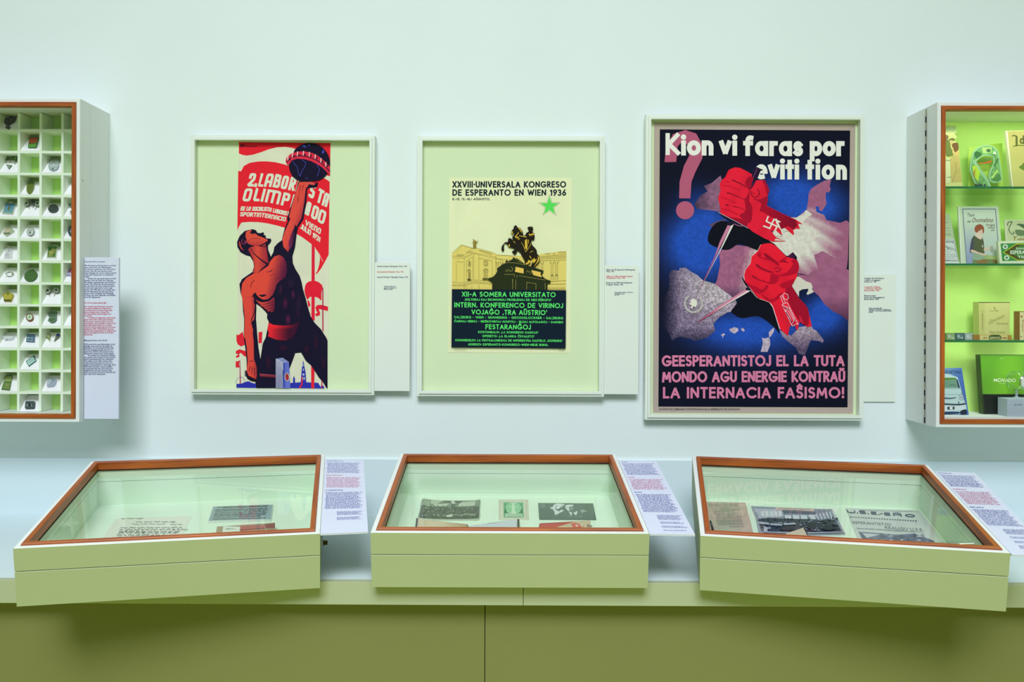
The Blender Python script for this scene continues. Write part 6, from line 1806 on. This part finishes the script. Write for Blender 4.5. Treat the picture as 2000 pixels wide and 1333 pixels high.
A.poly([(818, 178), (870, 160), (912, 205), (858, 220)], (214, 222, 206))
A.poly(star(866, 190, 16), (60, 72, 64))
A.poly([(740, 425), (800, 405), (860, 425), (840, 450), (750, 452)], (196, 204, 186))
lay(A, 'photograph', 'curling grey photograph of a crowd in a hall under the glass', 'photograph', smooth([(315, 92), (480, 106), (700, 120), (1000, 122), (1250, 116), (1350, 102), (1345, 250), (1328, 440), (1150, 458), (800, 458), (500, 452), (248, 430), (270, 300)]), (176, 188, 166), 0.0035, 'gloss')
A = flat(1, 0.0012).at(790, 950, 470, 100, 2000)
A.poly([(785, 114), (1028, 114), (1036, 274), (784, 276)], (206, 208, 184), step=60, jit=.04)
for q in ((786, 118, 800, 118), (1008, 118, 1020, 118)):
    A.stroke([(q[0] + 6, 120), (q[0] + 6, 270)], 3, (170, 164, 136))
A.poly([(823, 134), (985, 136), (992, 262), (824, 262)], (92, 168, 118))
A.poly(ell(905, 185, 56, 38), (140, 200, 152))
A.stroke(ell(905, 185, 62, 42) + [ell(905, 185, 62, 42)[0]], 4, (214, 228, 206))
A.poly([(898, 150), (912, 150), (918, 200), (928, 225), (884, 225), (894, 200)], (196, 222, 190), True)
A.stroke([(870, 178), (905, 165), (940, 178)], 4, (206, 226, 198))
for x in (840, 972):
    A.poly([(x - 14, 225), (x, 180), (x + 14, 225)], (40, 118, 82))
A.poly([(842, 230), (978, 231), (980, 240), (842, 240)], (214, 228, 206))
A.poly([(836, 244), (982, 245), (984, 256), (836, 256)], (206, 224, 198))
A.greek(838, 975, 142, 6, (206, 226, 200), 4)
A.greek(846, 976, 239, 6, (60, 130, 90), 5)
A.greek(846, 980, 255, 7, (60, 130, 90), 6)
lay(A, 'stamp_sheet', 'sheet with a large green engraved stamp between the two photographs', 'print', [(782, 111), (1024, 111), (1038, 279), (782, 279)], (206, 206, 184), 0.0012)
A = flat(1, 0.0030).at(1000, 965, 200, 75, 2000)
A.poly([(516, 184), (1578, 190), (1640, 494), (536, 486)], lambda x, y: mixc((66, 86, 82), (78, 96, 92), math.sin(x / 150)), step=90)
A.poly(ell(600, 235, 60, 40), (96, 114, 112), True)
PL = (206, 216, 214)
A.poly([(740, 275), (770, 262), (800, 262), (800, 235), (840, 200), (900, 192), (1000, 200), (1040, 218), (960, 240), (930, 290), (880, 300), (850, 280), (840, 300), (860, 315), (920, 345), (960, 310), (1010, 325), (990, 350), (930, 375), (890, 400), (840, 420), (835, 380), (820, 330), (790, 320), (812, 305), (760, 292)], PL)
A.poly([(860, 235), (880, 225), (870, 265), (840, 285)], (130, 146, 142))
A.poly([(945, 262), (985, 245), (1000, 255), (960, 268)], PL)
A.poly([(1040, 245), (1080, 218), (1170, 215), (1205, 235), (1150, 252), (1110, 262), (1120, 300), (1110, 345), (1080, 320), (1050, 290)], PL, True)
A.poly([(1060, 262), (1085, 258), (1088, 270), (1065, 272)], (70, 88, 86))
A.poly([(1130, 262), (1200, 268), (1180, 310), (1120, 322), (1135, 290)], (120, 138, 134), True)
A.poly([(1108, 352), (1180, 370), (1165, 400), (1155, 448), (1135, 400)], PL)
A.poly([(1195, 378), (1280, 335), (1272, 380), (1250, 430), (1225, 405)], PL)
A.poly([(1320, 315), (1420, 320), (1468, 345), (1440, 358), (1400, 345), (1380, 395), (1365, 350), (1340, 375), (1345, 335)], (150, 166, 164))
A.stroke([(1325, 445), (1335, 455)], 12, PL)
A.stroke([(1345, 450), (1362, 455)], 10, (180, 190, 190))
lay(A, 'photograph', 'dark photograph of two pale faces close together under the glass', 'photograph', [(510, 180), (1582, 188), (1646, 498), (532, 490)], (70, 90, 86), 0.0030, 'gloss')
A = flat(1, 0.010).at(790, 950, 470, 100, 2000)
A.poly([(112, 272), (520, 318), (560, 520), (90, 520)], lambda x, y: mixc((206, 192, 160), (170, 152, 116), (x - 300) / 200), step=60)
A.poly([(524, 332), (700, 306), (930, 276), (945, 520), (560, 520)], (196, 206, 208))
A.stroke([(520, 318), (528, 340)], 8, (70, 80, 84))
A.greek(690, 770, 315, 6, (110, 116, 120), 4, dy=-8)
lay(A, 'open_book', 'open book with tan and grey pages below the crowd photograph', 'book', [(110, 270), (522, 316), (528, 330), (932, 273), (950, 520), (70, 520)], (206, 206, 190), 0.010)
for lab, q in (('black clip on the tan page of the open book', [(98, 265), (112, 268), (104, 350), (88, 350)]), ('black clip on the grey page of the open book', [(936, 274), (955, 274), (957, 355), (938, 355)])):
    A = flat(1, 0.0125).at(790, 950, 470, 100, 2000)
    A.greek(q[0][0] + 1, q[0][0] + 10, 315, 5, (130, 150, 150), 3)
    lay(A, 'page_clip', lab, 'clip', q, (26, 32, 34), 0.002, 'gloss', 'black page clips')
A = flat(1, 0.012).at(1000, 965, 200, 75, 2000)
A.poly([(545, 580), (1250, 540), (900, 650), (1000, 800), (500, 800)], (190, 70, 70))
A.poly([(1250, 540), (1525, 525), (1560, 800), (900, 800), (880, 650)], (196, 178, 146))
A.poly([(1150, 590), (1230, 565), (1310, 590), (1400, 700), (1300, 800), (1220, 700)], (206, 80, 78))
A.poly([(1225, 612), (1262, 600), (1300, 625), (1265, 650)], (206, 190, 150))
A.bf('So', 1460, 650, 50, (40, 40, 44), x1=1570, off=.03)
A.text('. ', 1390, 1420, 650, 650, 30, 14, (40, 40, 44))
A.greek(560, 1050, 590, 20, (110, 40, 60), 3, dy=-10)
A.poly([(540, 586), (560, 578), (540, 640), (524, 650)], (150, 56, 58))
lay(A, 'brochure', 'worn red and tan brochure with large lettering under the two faces', 'brochure', [(540, 578), (1528, 522), (1570, 820), (470, 820)], (176, 158, 130), 0.012)
# case three
A = flat(2, 0.002).at(1370, 970, 250, 90, 2000)
A.poly([(20, 92), (350, 94), (686, 102), (840, 680), (100, 680)], lambda x, y: mixc((198, 176, 158), (176, 178, 152), 1 - abs(x - 380) / 330), step=60, jit=.03)
TX = (90, 92, 92)
for i, (y, x0, x1) in enumerate(((128, 110, 580), (152, 120, 585), (185, 290, 450), (215, 290, 600), (240, 200, 500), (268, 180, 570), (290, 220, 560), (312, 220, 620), (330, 250, 630), (350, 210, 640), (370, 240, 640), (390, 230, 650), (410, 240, 650), (430, 250, 660), (450, 250, 660), (480, 440, 670))):
    A.greek(x0, x1, y, 11 if i != 1 else 15, TX, 20 + i)
lay(A, 'document', 'yellowed typed sheet beside the conference photograph in the desk case', 'document', [(0, 88), (350, 90), (690, 98), (850, 720), (90, 720)], (190, 184, 160), 0.002)
A = flat(2, 0.005).at(1370, 970, 250, 90, 2000)
A.greek(140, 165, 440, 16, (130, 140, 150), 2)
lay(A, 'page_clip', 'black clip on the yellowed typed sheet', 'clip', [(126, 374), (152, 380), (196, 520), (160, 518)], (26, 30, 34), 0.002, 'gloss', 'black page clips')
A = flat(2, 0.003).at(1360, 920, 600, 170, 2000)
A.poly([(368, 238), (505, 242), (770, 252), (870, 256), (960, 404), (700, 410), (420, 404), (395, 300)], (124, 130, 150), step=50, jit=.1)
A.poly([(372, 244), (560, 250), (570, 300), (410, 310)], (170, 176, 190))
for x in range(420, 560, 28):
    A.poly([(x, 262), (x + 22, 264), (x + 26, 298), (x + 6, 296)], (206, 212, 216))
for x in range(575, 740, 52):
    A.poly([(x, 288), (x + 42, 291), (x + 46, 322), (x + 4, 318)], (206, 212, 218))
A.poly([(560, 262), (780, 272), (770, 284), (565, 276)], (74, 80, 100))
for x in range(775, 890, 22):
    A.poly([(x, 285 - (x - 775) * .2), (x + 10, 284 - (x - 775) * .2), (x + 28, 318), (x + 18, 320)], (196, 202, 212))
A.poly([(515, 240), (640, 244), (772, 252), (768, 266), (518, 256)], (206, 178, 168))
A.greek(540, 750, 250, 6, (70, 66, 80), 3, dy=3)
A.greek(560, 700, 260, 6, (70, 66, 80), 4, dy=3)
A.poly([(400, 318), (470, 308), (560, 314), (700, 316), (900, 322), (950, 400), (800, 404), (560, 402), (425, 392)], (32, 38, 56), step=30, jit=.3)
for i in range(90):
    x, y = rr.uniform(420, 920), rr.uniform(312, 392)
    A.poly(ell(x, y, rr.uniform(5, 14), rr.uniform(3, 6), n=7), mixc((16, 20, 34), (170, 178, 196), rr.random() ** 2))
for q in ([(402, 340), (470, 346), (480, 360), (410, 352)], [(480, 350), (560, 356), (556, 366), (486, 362)], [(440, 374), (466, 376), (462, 404), (440, 404)], [(560, 352), (640, 346), (650, 356), (575, 362)]):
    A.poly(q, (176, 182, 196))
for (x, y, rx, ry) in ((746, 364, 30, 22), (590, 382, 50, 14), (860, 380, 40, 16)):
    A.poly(ell(x, y, rx, ry), (12, 16, 30))
A.poly([(440, 404), (700, 410), (960, 404), (968, 410), (700, 418), (430, 410)], (170, 174, 190))
lay(A, 'photograph', 'wide photograph of a conference hall with long rows of tables', 'photograph', [(358, 230), (505, 237), (770, 248), (884, 250), (925, 320), (970, 412), (700, 416), (408, 412), (388, 310)], (150, 154, 168), 0.003, 'gloss')
A = flat(2, 0.0170).at(1370, 970, 250, 90, 2000)
A.poly([(1330, 582), (1590, 492), (1680, 700), (1350, 720)], (206, 192, 168))
A.poly([(1590, 492), (1612, 500), (1670, 600), (1650, 605)], (40, 44, 50))
lay(A, 'booklet', 'tan booklet corner poking over the conference photograph', 'booklet', [(1320, 582), (1600, 488), (1700, 740), (1300, 740)], (206, 194, 172), 0.0090)
A = flat(2, 0.0015).at(1360, 920, 600, 170, 2000)
A.poly([(978, 250), (1440, 264), (1660, 520), (1080, 500)], (196, 204, 196), step=60, jit=.02)
HN = (70, 80, 96)
for ch, x0, x1 in (('U', 985, 1040), ('.', 1046, 1056), ('Ŝ', 1062, 1110), ('.', 1116, 1126), ('E', 1140, 1178), ('.', 1186, 1194), ('-', 1200, 1216), ('E', 1226, 1268), ('Ĥ', 1284, 1340), ('O', 1362, 1428)):
    A.text(ch, x0, x1, 276 + (x0 - 985) * .07, 276 + (x1 - 985) * .07, 24, 8, HN, upv=(-8, -22))
for i in range(26):
    x = 1005 + i * 17
    A.poly(ell(x, 302 + i * 1.1, 6, 4, n=6), HN)
A.bf('ESPERANTISTOJ!', 1018, 346, 17, (110, 116, 122), x1=1270, dirv=(1, .06), upv=(-.3, -1))
A.bf('REALIGU U.S.E.', 1228, 380, 18, (110, 116, 122), x1=1480, dirv=(1, .06), upv=(-.3, -1))
A.greek(1070, 1420, 262, 6, (130, 136, 138), 3, dy=8)
A.greek(1045, 1430, 380, 8, (120, 126, 130), 5, dy=22)
A.greek(1235, 1480, 394, 5, (150, 154, 156), 6, dy=10)
A.poly([(1056, 400), (1220, 412), (1310, 420), (1420, 412), (1550, 460), (1560, 520), (1110, 500)], (96, 106, 126), step=30, jit=.2)
A.poly([(1080, 410), (1200, 418), (1110, 440)], (190, 196, 196))
for i in range(22):
    A.poly(ell(rr.uniform(1210, 1500), rr.uniform(420, 460), rr.uniform(8, 22), rr.uniform(4, 8), n=8), mixc((70, 80, 100), (196, 202, 206), rr.random()))
lay(A, 'newspaper', 'grey newspaper headed U.S.E.-EHO lying under the glass', 'newspaper', [(972, 244), (1448, 258), (1690, 560), (1090, 540)], (190, 198, 190), 0.0015)
